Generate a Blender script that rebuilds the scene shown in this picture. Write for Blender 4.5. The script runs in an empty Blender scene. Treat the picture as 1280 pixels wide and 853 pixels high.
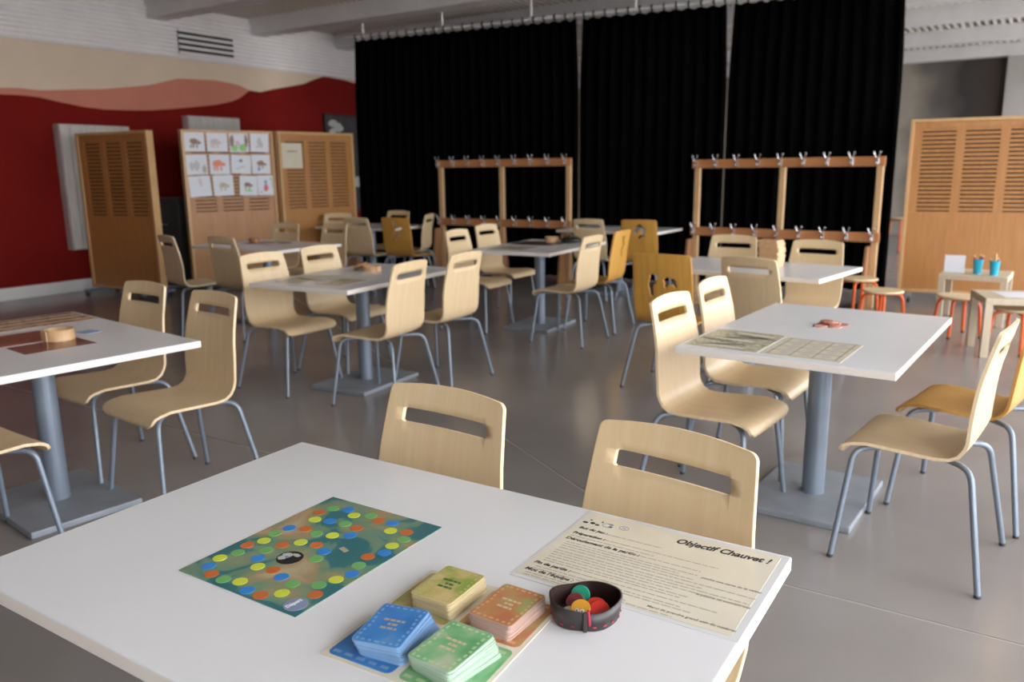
import bpy, bmesh, math, random
from mathutils import Matrix, Vector
random.seed(7)
R = math.radians
scene = bpy.context.scene
col = scene.collection
# ------------------------------------------------------------------ camera
CAMH, PITCH, ROLL = 1.409, R(11.964), R(-0.722)
fw = Vector((0, math.cos(PITCH), -math.sin(PITCH)))
up = Vector((0, math.sin(PITCH), math.cos(PITCH)))
rt = Vector((1, 0, 0))
rt2 = rt * math.cos(ROLL) + up * math.sin(ROLL)
up2 = -rt * math.sin(ROLL) + up * math.cos(ROLL)
cam_data = bpy.data.cameras.new('camera')
cam = bpy.data.objects.new('camera', cam_data)
col.objects.link(cam)
m3 = Matrix((rt2, up2, -fw)).transposed()
cam.matrix_world = Matrix.Translation((0, 0, CAMH)) @ m3.to_4x4()
cam_data.sensor_width = 36
cam_data.lens = 36 * 1005.6 / 1280
cam_data.clip_start = 0.05
cam_data.clip_end = 200
cam_data.dof.use_dof = True
cam_data.dof.focus_distance = 1.6
cam_data.dof.aperture_fstop = 4.2
scene.camera = cam
# ------------------------------------------------------------------ world and exposure
world = bpy.data.worlds.new('sky')
scene.world = world
world.use_nodes = True
bg = world.node_tree.nodes['Background']
bg.inputs['Color'].default_value = (0.925, 0.94, 1.0, 1)
bg.inputs['Strength'].default_value = 10.5
vs = scene.view_settings
vs.view_transform = 'Standard'
vs.look = 'None'
vs.exposure = 0.0
vs.gamma = 1.0
vs.use_curve_mapping = False
# room axes: U runs along the red wall away from the camera, V across towards the windows
UA = R(57.3)
U = Vector((math.cos(UA), math.sin(UA), 0))
V = Vector((math.sin(UA), -math.cos(UA), 0))
def uv(u, v, z=0.0):
    p = U * u + V * v
    return (p.x, p.y, z)
VW, VR, UB, UF = -9.96, 2.4, -5.0, 18.6     # left wall, window wall, wall behind camera, far wall
CEIL = 3.62
WINS = [(-2.8, 1.0)] + [(-4.4 + 2.9 * i, -1.9 + 2.9 * i) for i in range(2, 8)]
WZ0, WZ1 = 0.25, 3.1
for i, (a, b) in enumerate(WINS):            # portals guide the sky light through the real openings
    ld = bpy.data.lights.new('window_portal', 'AREA')
    ld.shape = 'RECTANGLE'
    ld.size, ld.size_y = b - a, WZ1 - WZ0
    ld.cycles.is_portal = True
    lo = bpy.data.objects.new('window_portal', ld)
    col.objects.link(lo)
    c = Vector(uv((a + b) / 2, VR + 0.3, (WZ0 + WZ1) / 2))
    lo.matrix_world = Matrix.Translation(c) @ Matrix((U, Vector((0, 0, 1)), V)).transposed().to_4x4()

# ------------------------------------------------------------------ materials
MATS = {}
def nodes(name):
    m = bpy.data.materials.new(name)
    m.use_nodes = True
    return m, m.node_tree.nodes, m.node_tree.links, m.node_tree.nodes['Principled BSDF']
def pmat(name, c, rough=0.5, metal=0.0, spec=0.5, noise=0.0, scale=20.0, bump=0.0, coat=0.0, stretch=(1, 1, 1), c2=None, rnd=False):
    m, n, l, b = nodes(name)
    b.inputs['Roughness'].default_value = rough
    b.inputs['Metallic'].default_value = metal
    b.inputs['Specular IOR Level'].default_value = spec
    b.inputs['Coat Weight'].default_value = coat
    b.inputs['Coat Roughness'].default_value = 0.08
    b.inputs['Base Color'].default_value = (*c, 1)
    if noise or c2 or bump:
        tc = n.new('ShaderNodeTexCoord')
        mp = n.new('ShaderNodeMapping')
        mp.inputs['Scale'].default_value = stretch
        l.new(tc.outputs['Object'], mp.inputs['Vector'])
        if rnd:
            oi = n.new('ShaderNodeObjectInfo')
            ml = n.new('ShaderNodeMath'); ml.operation = 'MULTIPLY'; ml.inputs[1].default_value = 37
            l.new(oi.outputs['Random'], ml.inputs[0])
            cb = n.new('ShaderNodeCombineXYZ')
            for k in range(3): l.new(ml.outputs[0], cb.inputs[k])
            l.new(cb.outputs[0], mp.inputs['Location'])
        nz = n.new('ShaderNodeTexNoise')
        nz.inputs['Scale'].default_value = scale
        nz.inputs['Detail'].default_value = 6
        nz.inputs['Roughness'].default_value = 0.6
        l.new(mp.outputs[0], nz.inputs['Vector'])
        if noise or c2:
            rp = n.new('ShaderNodeValToRGB')
            d = c2 if c2 else tuple(x * (1 - noise) for x in c)
            e = c if c2 else tuple(min(1, x * (1 + noise * 0.5)) for x in c)
            rp.color_ramp.elements[0].position = 0.35
            rp.color_ramp.elements[1].position = 0.68
            rp.color_ramp.elements[0].color = (*d, 1)
            rp.color_ramp.elements[1].color = (*e, 1)
            l.new(nz.outputs['Fac'], rp.inputs['Fac'])
            l.new(rp.outputs[0], b.inputs['Base Color'])
        if bump:
            bp = n.new('ShaderNodeBump')
            bp.inputs['Strength'].default_value = bump
            bp.inputs['Distance'].default_value = 0.01
            l.new(nz.outputs['Fac'], bp.inputs['Height'])
            l.new(bp.outputs[0], b.inputs['Normal'])
    MATS[name] = m
    return m
def wood(name, c, dark, rough=0.35, scale=3.0, stretch=(14, 14, 1.2), coat=0.0, rnd=True):
    return pmat(name, c, rough, c2=dark, scale=scale, stretch=stretch, coat=coat, rnd=rnd)
wood('beech_ply', (0.76, 0.585, 0.35), (0.71, 0.525, 0.30), 0.42, stretch=(16, 1.0, 1.0))
wood('ply_edge', (0.86, 0.68, 0.44), (0.74, 0.55, 0.33), 0.5)
wood('amber_ply', (0.66, 0.36, 0.075), (0.58, 0.29, 0.05), 0.4, stretch=(16, 1, 1))
wood('amber_edge', (0.62, 0.33, 0.09), (0.5, 0.24, 0.05), 0.4)
wood('panel_wood', (0.48, 0.225, 0.068), (0.41, 0.18, 0.05), 0.42, stretch=(10, 10, 0.8))
wood('frame_wood', (0.64, 0.40, 0.18), (0.55, 0.32, 0.13), 0.42)
wood('rack_post', (0.68, 0.45, 0.24), (0.58, 0.36, 0.17), 0.45)
wood('rack_bar', (0.56, 0.25, 0.10), (0.48, 0.20, 0.075), 0.4, stretch=(1, 12, 12))
wood('rack_side', (0.40, 0.20, 0.09), (0.33, 0.155, 0.065), 0.5)
wood('birch', (0.60, 0.50, 0.36), (0.53, 0.43, 0.30), 0.45)
wood('box_wood', (0.68, 0.44, 0.24), (0.58, 0.34, 0.16), 0.45)
wood('white_plank', (0.62, 0.58, 0.53), (0.50, 0.46, 0.42), 0.6, stretch=(12, 12, 1))
pmat('laminate', (0.80, 0.80, 0.80), 0.28, noise=0.02, scale=3)
pmat('laminate_edge', (0.84, 0.775, 0.69), 0.4)
pmat('deck_gap', (0.42, 0.34, 0.24), 0.6)
pmat('steel_paint', (0.22, 0.265, 0.32), 0.36, metal=0.3)
pmat('base_paint', (0.30, 0.33, 0.36), 0.5, metal=0.2, noise=0.12, scale=6)
pmat('rubber', (0.04, 0.04, 0.045), 0.7)
pmat('chrome', (0.75, 0.76, 0.78), 0.18, metal=1.0)
pmat('black_cloth', (0.0028, 0.0028, 0.0030), 0.95, spec=0.0)
pmat('dark_void', (0.02, 0.016, 0.014), 0.8)
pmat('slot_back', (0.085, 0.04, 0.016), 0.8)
pmat('white_paint', (0.72, 0.71, 0.69), 0.5)
pmat('deck_white', (0.84, 0.83, 0.80), 0.55)
pmat('beam_grey', (0.78, 0.765, 0.765), 0.65, noise=0.08, scale=3)
pmat('band_white', (0.84, 0.81, 0.79), 0.55, noise=0.05, scale=4)
pmat('cream_wall', (0.72, 0.58, 0.43), 0.85, spec=0.2, noise=0.04, scale=2)
pmat('pink_wall', (0.60, 0.225, 0.155), 0.85, spec=0.2, noise=0.05, scale=3)
pmat('red_wall', (0.19, 0.008, 0.005), 0.85, spec=0.15, noise=0.1, scale=2)
def far_wall_mat():
    m, n, l, b = nodes('concrete_wall')
    tc = n.new('ShaderNodeTexCoord')
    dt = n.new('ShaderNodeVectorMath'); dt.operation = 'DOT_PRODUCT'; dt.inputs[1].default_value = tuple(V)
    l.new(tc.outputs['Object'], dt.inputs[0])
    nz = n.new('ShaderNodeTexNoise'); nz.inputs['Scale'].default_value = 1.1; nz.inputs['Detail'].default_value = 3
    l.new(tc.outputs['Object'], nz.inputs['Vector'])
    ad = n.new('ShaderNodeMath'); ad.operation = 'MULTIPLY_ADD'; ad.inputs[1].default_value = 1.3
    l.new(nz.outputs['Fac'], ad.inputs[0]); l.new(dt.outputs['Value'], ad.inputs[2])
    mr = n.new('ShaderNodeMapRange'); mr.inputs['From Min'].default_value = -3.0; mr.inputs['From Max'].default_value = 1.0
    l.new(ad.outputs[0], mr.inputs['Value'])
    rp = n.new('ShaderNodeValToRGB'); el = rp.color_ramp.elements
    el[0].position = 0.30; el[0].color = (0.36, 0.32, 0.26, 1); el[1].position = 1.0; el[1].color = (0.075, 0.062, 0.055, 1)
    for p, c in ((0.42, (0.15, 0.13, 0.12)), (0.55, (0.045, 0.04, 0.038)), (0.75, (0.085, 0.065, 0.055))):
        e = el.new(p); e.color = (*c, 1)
    l.new(mr.outputs[0], rp.inputs['Fac']); l.new(rp.outputs[0], b.inputs['Base Color']); b.inputs['Roughness'].default_value = 0.8
    MATS['concrete_wall'] = m
far_wall_mat()
pmat('plain_wall', (0.45, 0.43, 0.40), 0.8, noise=0.06, scale=2)
pmat('joint', (0.42, 0.39, 0.36), 0.7)
pmat('ground_out', (0.58, 0.56, 0.52), 0.9, noise=0.15, scale=2)
pmat('paper_white', (0.72, 0.74, 0.78), 0.55)
pmat('paper_cream', (0.66, 0.60, 0.46), 0.5, noise=0.05, scale=8)
pmat('laminate_film', (0.74, 0.74, 0.73), 0.12, coat=0.3)
pmat('ink', (0.012, 0.012, 0.012), 0.5)
pmat('ink_grey', (0.16, 0.145, 0.12), 0.6)
pmat('orange_paint', (0.80, 0.13, 0.02), 0.3)
pmat('cyan_plastic', (0.03, 0.42, 0.60), 0.3)
def floor_mat():
    m, n, l, b = nodes('polished_concrete')
    tc = n.new('ShaderNodeTexCoord')
    nz = n.new('ShaderNodeTexNoise'); nz.inputs['Scale'].default_value = 1.3; nz.inputs['Detail'].default_value = 3; nz.inputs['Roughness'].default_value = 0.5
    n2 = n.new('ShaderNodeTexNoise'); n2.inputs['Scale'].default_value = 2.5; n2.inputs['Detail'].default_value = 5
    l.new(tc.outputs['Object'], nz.inputs['Vector']); l.new(tc.outputs['Object'], n2.inputs['Vector'])
    rp = n.new('ShaderNodeValToRGB')
    rp.color_ramp.elements[0].position = 0.3; rp.color_ramp.elements[1].position = 0.72
    rp.color_ramp.elements[0].color = (0.235, 0.213, 0.199, 1); rp.color_ramp.elements[1].color = (0.285, 0.266, 0.252, 1)
    l.new(nz.outputs['Fac'], rp.inputs['Fac']); l.new(rp.outputs[0], b.inputs['Base Color'])
    mr = n.new('ShaderNodeMapRange')
    mr.inputs['To Min'].default_value = 0.17; mr.inputs['To Max'].default_value = 0.25
    l.new(n2.outputs['Fac'], mr.inputs['Value']); l.new(mr.outputs[0], b.inputs['Roughness'])
    b.inputs['Specular IOR Level'].default_value = 0.5
    MATS['floor'] = m
floor_mat()
def glass_mat():
    m, n, l, b = nodes('window_glass')
    n.remove(b)
    t = n.new('ShaderNodeBsdfTransparent'); g = n.new('ShaderNodeBsdfGlossy'); g.inputs['Roughness'].default_value = 0.02
    mx = n.new('ShaderNodeMixShader'); mx.inputs[0].default_value = 0.06
    l.new(t.outputs[0], mx.inputs[1]); l.new(g.outputs[0], mx.inputs[2]); l.new(mx.outputs[0], n['Material Output'].inputs['Surface'])
    MATS['glass'] = m
glass_mat()
def ramp_mat(name, stops, scale=6.0, rough=0.3, distort=0.6, detail=5, coat=0.0):
    m, n, l, b = nodes(name)
    tc = n.new('ShaderNodeTexCoord'); nz = n.new('ShaderNodeTexNoise')
    nz.inputs['Scale'].default_value = scale; nz.inputs['Detail'].default_value = detail; nz.inputs['Distortion'].default_value = distort
    l.new(tc.outputs['Object'], nz.inputs['Vector'])
    rp = n.new('ShaderNodeValToRGB')
    el = rp.color_ramp.elements
    el[0].position, el[1].position = stops[0][0], stops[-1][0]
    el[0].color, el[1].color = (*stops[0][1], 1), (*stops[-1][1], 1)
    for p, c in stops[1:-1]:
        e = el.new(p); e.color = (*c, 1)
    l.new(nz.outputs['Fac'], rp.inputs['Fac']); l.new(rp.outputs[0], b.inputs['Base Color'])
    b.inputs['Roughness'].default_value = rough; b.inputs['Coat Weight'].default_value = coat
    MATS[name] = m
ramp_mat('board_map', [(0.36, (0.03, 0.15, 0.17)), (0.44, (0.035, 0.17, 0.18)), (0.46, (0.13, 0.26, 0.18)), (0.53, (0.24, 0.29, 0.16)), (0.58, (0.40, 0.27, 0.14)), (0.66, (0.46, 0.40, 0.24))], 7.5, 0.3)
for nm, c in dict(space_orange=(0.58, 0.15, 0.035), space_green=(0.17, 0.44, 0.13), space_blue=(0.035, 0.24, 0.64), space_yellow=(0.62, 0.70, 0.06), space_start=(0.24, 0.28, 0.43),
                  disc_black=(0.015, 0.015, 0.015), disc_pale=(0.5, 0.5, 0.45), print_white=(0.8, 0.8, 0.8),
                  token_green=(0.02, 0.30, 0.18), mark_blue=(0.16, 0.32, 0.55), mark_yellow=(0.40, 0.38, 0.14), mark_red=(0.62, 0.34, 0.14), mark_green=(0.40, 0.58, 0.30), ink_fine=(0.34, 0.30, 0.23), token_brown=(0.16, 0.03, 0.03), token_yellow=(0.72, 0.35, 0.03), token_red=(0.62, 0.03, 0.02), token_cream=(0.62, 0.52, 0.36),
                  dish_felt=(0.035, 0.028, 0.028), dish_inside=(0.03, 0.013, 0.010), thread=(0.5, 0.02, 0.06),
                  card_edge_blue=(0.22, 0.38, 0.60), card_edge_cream=(0.60, 0.49, 0.28), card_edge_rose=(0.50, 0.34, 0.28), card_edge_green=(0.42, 0.56, 0.42),
                  ink_tan=(0.42, 0.35, 0.24), ink_brown=(0.2, 0.1, 0.05), ink_green=(0.03, 0.12, 0.04), ink_lime=(0.20, 0.50, 0.10), ink_orange=(0.70, 0.16, 0.04), ink_red=(0.60, 0.10, 0.08), ink_pink=(0.62, 0.42, 0.45),
                  ink_blue=(0.12, 0.2, 0.45), ink_pale=(0.48, 0.46, 0.44), pencil_red=(0.35, 0.03, 0.03), pencil_tan=(0.65, 0.42, 0.16), pencil_dark=(0.08, 0.03, 0.05), pink_disc=(0.66, 0.36, 0.28), rose_disc=(0.50, 0.2, 0.14)).items():
    pmat(nm, c, 0.4)
ramp_mat('card_blue', [(0.35, (0.03, 0.17, 0.48)), (0.6, (0.05, 0.24, 0.6)), (0.75, (0.2, 0.38, 0.6))], 18, 0.22, coat=0.3)
ramp_mat('card_yellow', [(0.38, (0.26, 0.36, 0.06)), (0.5, (0.5, 0.42, 0.14)), (0.62, (0.66, 0.50, 0.22))], 16, 0.22, coat=0.3)
ramp_mat('card_red', [(0.36, (0.35, 0.36, 0.12)), (0.46, (0.5, 0.24, 0.09)), (0.62, (0.48, 0.17, 0.07))], 16, 0.22, coat=0.3)
ramp_mat('card_green', [(0.36, (0.12, 0.38, 0.15)), (0.5, (0.22, 0.48, 0.22)), (0.66, (0.52, 0.56, 0.38))], 16, 0.22, coat=0.3)
ramp_mat('laminated_cream', [(0.35, (0.76, 0.69, 0.54)), (0.65, (0.82, 0.76, 0.61))], 6, 0.14, coat=0.4)
ramp_mat('print_sepia', [(0.36, (0.22, 0.10, 0.05)), (0.5, (0.42, 0.25, 0.15)), (0.64, (0.55, 0.40, 0.27))], 14, 0.25, distort=2)
ramp_mat('print_rust', [(0.36, (0.13, 0.025, 0.012)), (0.55, (0.3, 0.07, 0.018)), (0.68, (0.4, 0.13, 0.04))], 12, 0.22, distort=2)
ramp_mat('print_maroon', [(0.36, (0.08, 0.012, 0.012)), (0.55, (0.2, 0.04, 0.03)), (0.68, (0.33, 0.16, 0.1))], 14, 0.22, distort=2)
ramp_mat('print_olive', [(0.36, (0.34, 0.32, 0.2)), (0.5, (0.54, 0.51, 0.36)), (0.64, (0.68, 0.64, 0.48))], 30, 0.25, distort=2)
ramp_mat('print_dark', [(0.36, (0.02, 0.012, 0.01)), (0.55, (0.09, 0.045, 0.03)), (0.68, (0.18, 0.11, 0.08))], 14, 0.3)
ramp_mat('poster_dark', [(0.4, (0.008, 0.006, 0.01)), (0.6, (0.02, 0.014, 0.022)), (0.7, (0.035, 0.02, 0.03))], 6, 0.4)

# ------------------------------------------------------------------ mesh helpers
class MB:
    def __init__(s): s.v, s.f, s.m, s.sm, s.mats = [], [], [], [], []
    def mi(s, mat):
        if mat not in s.mats: s.mats.append(mat)
        return s.mats.index(mat)
    def add(s, vs, fs, mat, smooth=False, M=None):
        o = len(s.v); k = s.mi(mat)
        s.v += [tuple(M @ Vector(p)) if M is not None else tuple(p) for p in vs]
        for f in fs:
            s.f.append([o + i for i in f]); s.m.append(k); s.sm.append(smooth)
    def box(s, c, d, mat, M=None):
        x, y, z = c; a, b, e = d[0] / 2, d[1] / 2, d[2] / 2
        vs = [(x + i * a, y + j * b, z + k * e) for i in (-1, 1) for j in (-1, 1) for k in (-1, 1)]
        s.add(vs, [(0, 1, 3, 2), (4, 6, 7, 5), (0, 4, 5, 1), (2, 3, 7, 6), (0, 2, 6, 4), (1, 5, 7, 3)], mat, M=M)
    def bbox(s, c, d, mat, bev=0.004, M=None, seg=2):
        bm = bmesh.new()
        bmesh.ops.create_cube(bm, size=1)
        for v in bm.verts: v.co = Vector((v.co.x * d[0] + c[0], v.co.y * d[1] + c[1], v.co.z * d[2] + c[2]))
        bmesh.ops.bevel(bm, geom=list(bm.edges), offset=bev, segments=seg, affect='EDGES', profile=0.5)
        bm.verts.index_update()
        s.add([v.co.copy() for v in bm.verts], [[v.index for v in f.verts] for f in bm.faces], mat, M=M)
        bm.free()
    def tube(s, pts, r, mat, seg=8, caps=True, M=None, r1=None):
        P = [Vector(p) for p in pts]; n = len(P); vs = []; fs = []
        T = [(P[min(i + 1, n - 1)] - P[max(i - 1, 0)]).normalized() for i in range(n)]
        ref = Vector((0, 0, 1)) if abs(T[0].z) < 0.9 else Vector((1, 0, 0))
        a = T[0].cross(ref).normalized()
        for i in range(n):
            a = (a - T[i] * a.dot(T[i])).normalized(); b = T[i].cross(a)
            rr = r if r1 is None else r + (r1 - r) * i / (n - 1)
            for k in range(seg):
                t = 2 * math.pi * k / seg
                vs.append(P[i] + (a * math.cos(t) + b * math.sin(t)) * rr)
        for i in range(n - 1):
            for k in range(seg):
                fs.append((i * seg + k, i * seg + (k + 1) % seg, (i + 1) * seg + (k + 1) % seg, (i + 1) * seg + k))
        s.add(vs, fs, mat, True, M)
        if caps:
            s.add(vs[:seg], [list(range(seg))[::-1]], mat, False, M)
            s.add(vs[-seg:], [list(range(seg))], mat, False, M)
    def lathe(s, prof, mat, seg=24, c=(0, 0, 0), M=None, smooth=True, sx=1, sy=1):
        vs = []; fs = []; n = len(prof)
        for (r, z) in prof:
            for k in range(seg):
                t = 2 * math.pi * k / seg
                vs.append((c[0] + r * sx * math.cos(t), c[1] + r * sy * math.sin(t), c[2] + z))
        for i in range(n - 1):
            for k in range(seg):
                fs.append((i * seg + k, i * seg + (k + 1) % seg, (i + 1) * seg + (k + 1) % seg, (i + 1) * seg + k))
        s.add(vs, fs, mat, smooth, M)
        if prof[0][0] > 1e-5: s.add(vs[:seg], [list(range(seg))[::-1]], mat, False, M)
        if prof[-1][0] > 1e-5: s.add(vs[-seg:], [list(range(seg))], mat, False, M)
    def prism(s, poly, z0, z1, mat, M=None):
        n = len(poly)
        vs = [(x, y, z0) for x, y in poly] + [(x, y, z1) for x, y in poly]
        fs = [list(range(n))[::-1], list(range(n, 2 * n))] + [(i, (i + 1) % n, n + (i + 1) % n, n + i) for i in range(n)]
        s.add(vs, fs, mat, False, M)
    def mesh(s, name):
        me = bpy.data.meshes.new(name)
        me.from_pydata(s.v, [], s.f)
        for k in s.mats: me.materials.append(MATS[k])
        me.polygons.foreach_set('material_index', s.m)
        me.polygons.foreach_set('use_smooth', s.sm)
        me.update()
        return me
    def build(s, name, parent=None, loc=None, rz=None):
        return link(name, s.mesh(name), parent, loc, rz)
def link(name, me, parent=None, loc=None, rz=None):
    o = bpy.data.objects.new(name, me)
    col.objects.link(o)
    if parent is not None: o.parent = parent
    if loc is not None: o.location = loc
    if rz is not None: o.rotation_euler = (0, 0, rz)
    return o
def tag(o, label, cat, group=None):
    o['label'] = label; o['category'] = cat
    if group: o['group'] = group
    elif 'group' in o: del o['group']
    return o
def thing(name, label, cat, loc, rz=0.0, group=None):
    return tag(link(name, None, None, loc, rz), label, cat, group)
def struct(o, label=None, cat=None):
    o['kind'] = 'structure'
    if label: o['label'] = label
    if cat: o['category'] = cat
    return o
def copy_tree(o, parent=None):
    c = o.copy(); col.objects.link(c); c.parent = parent
    for ch in o.children: copy_tree(ch, c)
    return c
def dup(root, loc, rz, label, group=None):
    kids = list(root.children)
    c = root.copy(); col.objects.link(c)
    for ch in kids: copy_tree(ch, c)
    c.location = loc; c.rotation_euler = (0, 0, rz); c['label'] = label
    if group: c['group'] = group
    elif 'group' in c: del c['group']
    return c
def rounded(w, h, r, n=4):
    out = []
    for cx, cy, a0 in ((w / 2 - r, h / 2 - r, 0), (-w / 2 + r, h / 2 - r, 90), (-w / 2 + r, -h / 2 + r, 180), (w / 2 - r, -h / 2 + r, 270)):
        for k in range(n + 1):
            t = R(a0 + 90 * k / n); out.append((cx + r * math.cos(t), cy + r * math.sin(t)))
    return out
def smooth_path(pts, n=5, rad=0.05):
    P = [Vector(p) for p in pts]; out = [P[0]]
    for i in range(1, len(P) - 1):
        d0 = (P[i - 1] - P[i]); d1 = (P[i + 1] - P[i])
        r = min(rad, d0.length * 0.48, d1.length * 0.48)
        a = P[i] + d0.normalized() * r; b = P[i] + d1.normalized() * r
        for k in range(n + 1):
            t = k / n; out.append(a * (1 - t) ** 2 + P[i] * 2 * t * (1 - t) + b * t * t)
    out.append(P[-1])
    return out
def text_obj(body, size, loc, rz, parent, mat, name='lettering', offset=0.0, shear=0.0, ext=0.0002, align='LEFT', sx=1.0):
    cu = bpy.data.curves.new('t', 'FONT')
    cu.body = body; cu.size = size; cu.offset = offset; cu.shear = shear; cu.extrude = ext; cu.align_x = align; cu.resolution_u = 3
    tmp = bpy.data.objects.new('t', cu); col.objects.link(tmp)
    bpy.context.view_layer.update()
    me = bpy.data.meshes.new_from_object(tmp.evaluated_get(bpy.context.evaluated_depsgraph_get()))
    bpy.data.objects.remove(tmp); bpy.data.curves.remove(cu)
    me.materials.clear(); me.materials.append(MATS[mat])
    o = link(name, me, parent, loc, rz)
    o.scale = (sx, 1, 1)
    return o

# ------------------------------------------------------------------ the room
UVM = Matrix((U, V, Vector((0, 0, 1)))).transposed().to_4x4()     # local (u, v, z) -> world
# floor: concrete slabs parted by joints
bm = bmesh.new()
vs4 = [bm.verts.new((u, v, 0)) for u, v in ((UB, VW), (UF, VW), (UF, VR), (UB, VR))]
bm.faces.new(vs4)
def cut(co, no, sel=None):
    g = [f for f in bm.faces if sel is None or sel(f.calc_center_median())]
    e = {x for f in g for x in f.edges}; v = {x for f in g for x in f.verts}
    bmesh.ops.bisect_plane(bm, geom=list(v) + list(e) + g, plane_co=co, plane_no=no, dist=1e-5)
for k in (-2, -1, 0, 2, 3, 4): cut((2.64 + 3.6 * k, 0, 0), (1, 0, 0))
for v in (0.9,): cut((0, v, 0), (0, 1, 0))
j0 = Vector((0.13 * U.x + 3.77 * U.y, 0.13 * V.x + 3.77 * V.y, 0))
jd = Vector((0.436, -0.90, 0)); jd = Vector((jd.dot(U), jd.dot(V), 0)); jn = Vector((-jd.y, jd.x, 0))
cut(j0, jn, lambda c: 2.64 < c.x < 9.9 and c.y < 0.9)
polys = [[(v.co.x, v.co.y) for v in f.verts] for f in bm.faces]
bm.free()
mb = MB(); mb.box(((UB + UF) / 2, (VW + VR) / 2, -0.0525), (UF - UB + 0.4, VR - VW + 0.4, 0.10), 'joint', UVM)
floor = struct(mb.build('floor'))
for pl in polys:
    ar = sum(pl[i][0] * pl[(i + 1) % len(pl)][1] - pl[(i + 1) % len(pl)][0] * pl[i][1] for i in range(len(pl)))
    if ar < 0: pl = pl[::-1]
    pl = [p for i, p in enumerate(pl) if (Vector(p) - Vector(pl[i - 1])).length > 1e-4]
    q = []; N = len(pl); g = 0.0055
    for i in range(N):
        p0, p1, p2 = Vector(pl[i - 1]), Vector(pl[i]), Vector(pl[(i + 1) % N])
        e0, e1 = (p1 - p0).normalized(), (p2 - p1).normalized()
        n0, n1 = Vector((-e0.y, e0.x)), Vector((-e1.y, e1.x))
        w = p1 + (n0 + n1) * (g / (1 + n0.dot(n1)))
        q.append((w.x, w.y))
    mb = MB(); mb.prism(q, -0.03, 0.0, 'floor', UVM); mb.build('floor_slab', floor)
# left wall with the painted landscape
red = [(UB, 2.3), (3.0, 2.36), (4.87, 2.325), (5.1, 2.33), (5.32, 2.32), (5.55, 2.28), (5.84, 2.24), (6.1, 2.225), (6.5, 2.235), (6.76, 2.25), (7.2, 2.30), (7.78, 2.38), (8.05, 2.44), (8.21, 2.5), (8.4, 2.62), (8.6, 2.61), (8.8, 2.66), (9.2, 2.74), (9.49, 2.80), (9.7, 2.88), (9.94, 2.955), (10.4, 2.93), (10.9, 2.88), (12, 2.8), (14, 2.9), (UF, 2.9)]
pink = [(UB, 2.4), (3.0, 2.44), (4.87, 2.395), (5.1, 2.41), (5.32, 2.40), (5.55, 2.42), (5.84, 2.45), (6.1, 2.47), (6.5, 2.53), (6.76, 2.57), (7.2, 2.69), (7.78, 2.715), (8.05, 2.70), (8.21, 2.68), (8.4, 2.622)]
pink = pink + [(u, z + 0.0005) for u, z in red[len(pink):]]
mb = MB()
def strip(lo, hi, mat):
    n = len(lo)
    vs = [(u, VW, z) for u, z in lo] + [(u, VW, z) for u, z in hi]
    mb.add(vs, [(i, n + i, n + i + 1, i + 1) for i in range(n - 1)], mat, False, UVM)
strip([(u, 0) for u, z in red], red, 'red_wall')
strip(red, pink, 'pink_wall')
strip(pink, [(u, CEIL + 0.1) for u, z in red], 'cream_wall')
mb.box(((UB + UF) / 2, VW - 0.12, CEIL / 2), (UF - UB, 0.2, CEIL + 0.2), 'plain_wall', UVM)
struct(mb.build('wall_left'))
mb = MB(); mb.bbox(((UB + UF) / 2, VW + 0.012, 0.072), (UF - UB, 0.024, 0.144), 'white_paint', 0.004, UVM); struct(mb.build('baseboard_left'))
# corrugated white band over the mural
prof = []
z = 2.96
while z < 3.5:
    prof += [(0.03, z), (0.055, z + 0.012), (0.055, z + 0.038), (0.03, z + 0.05)]
    z += 0.054
prof.append((0.03, CEIL))
mb = MB(); n = len(prof)
vs_ = [(UB, VW + d, z) for d, z in prof] + [(UF, VW + d, z) for d, z in prof]
mb.add(vs_, [(i, n + i, n + i + 1, i + 1) for i in range(n - 1)], 'band_white', False, UVM)
mb.box(((UB + UF) / 2, VW + 0.028, 2.955), (UF - UB, 0.055, 0.012), 'band_white', UVM)
struct(mb.build('trim_1'))
# far, window and rear walls
mb = MB(); mb.box((UF + 0.1, (VW + VR) / 2, CEIL / 2), (0.2, VR - VW, CEIL + 0.2), 'concrete_wall', UVM); struct(mb.build('wall_far'))
mb = MB(); mb.bbox((UF - 0.12, -0.42, CEIL / 2), (0.24, 0.5, CEIL), 'plain_wall', 0.01, UVM); struct(mb.build('trim_2'))
mb = MB(); mb.box((UB - 0.1, (VW + VR) / 2, CEIL / 2), (0.2, VR - VW, CEIL + 0.2), 'plain_wall', UVM); struct(mb.build('wall_back'))
mb = MB()
mb.box(((UB + UF) / 2, VR + 0.15, WZ0 / 2), (UF - UB, 0.3, WZ0), 'plain_wall', UVM)
mb.box(((UB + UF) / 2, VR + 0.15, (WZ1 + CEIL + 0.1) / 2), (UF - UB, 0.3, CEIL + 0.1 - WZ1), 'plain_wall', UVM)
edges = [UB] + [x for w in WINS for x in w] + [UF]
for a, b in zip(edges[::2], edges[1::2]):
    mb.box(((a + b) / 2, VR + 0.15, (WZ0 + WZ1) / 2), (b - a, 0.3, WZ1 - WZ0), 'plain_wall', UVM)
struct(mb.build('wall_right'))
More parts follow.
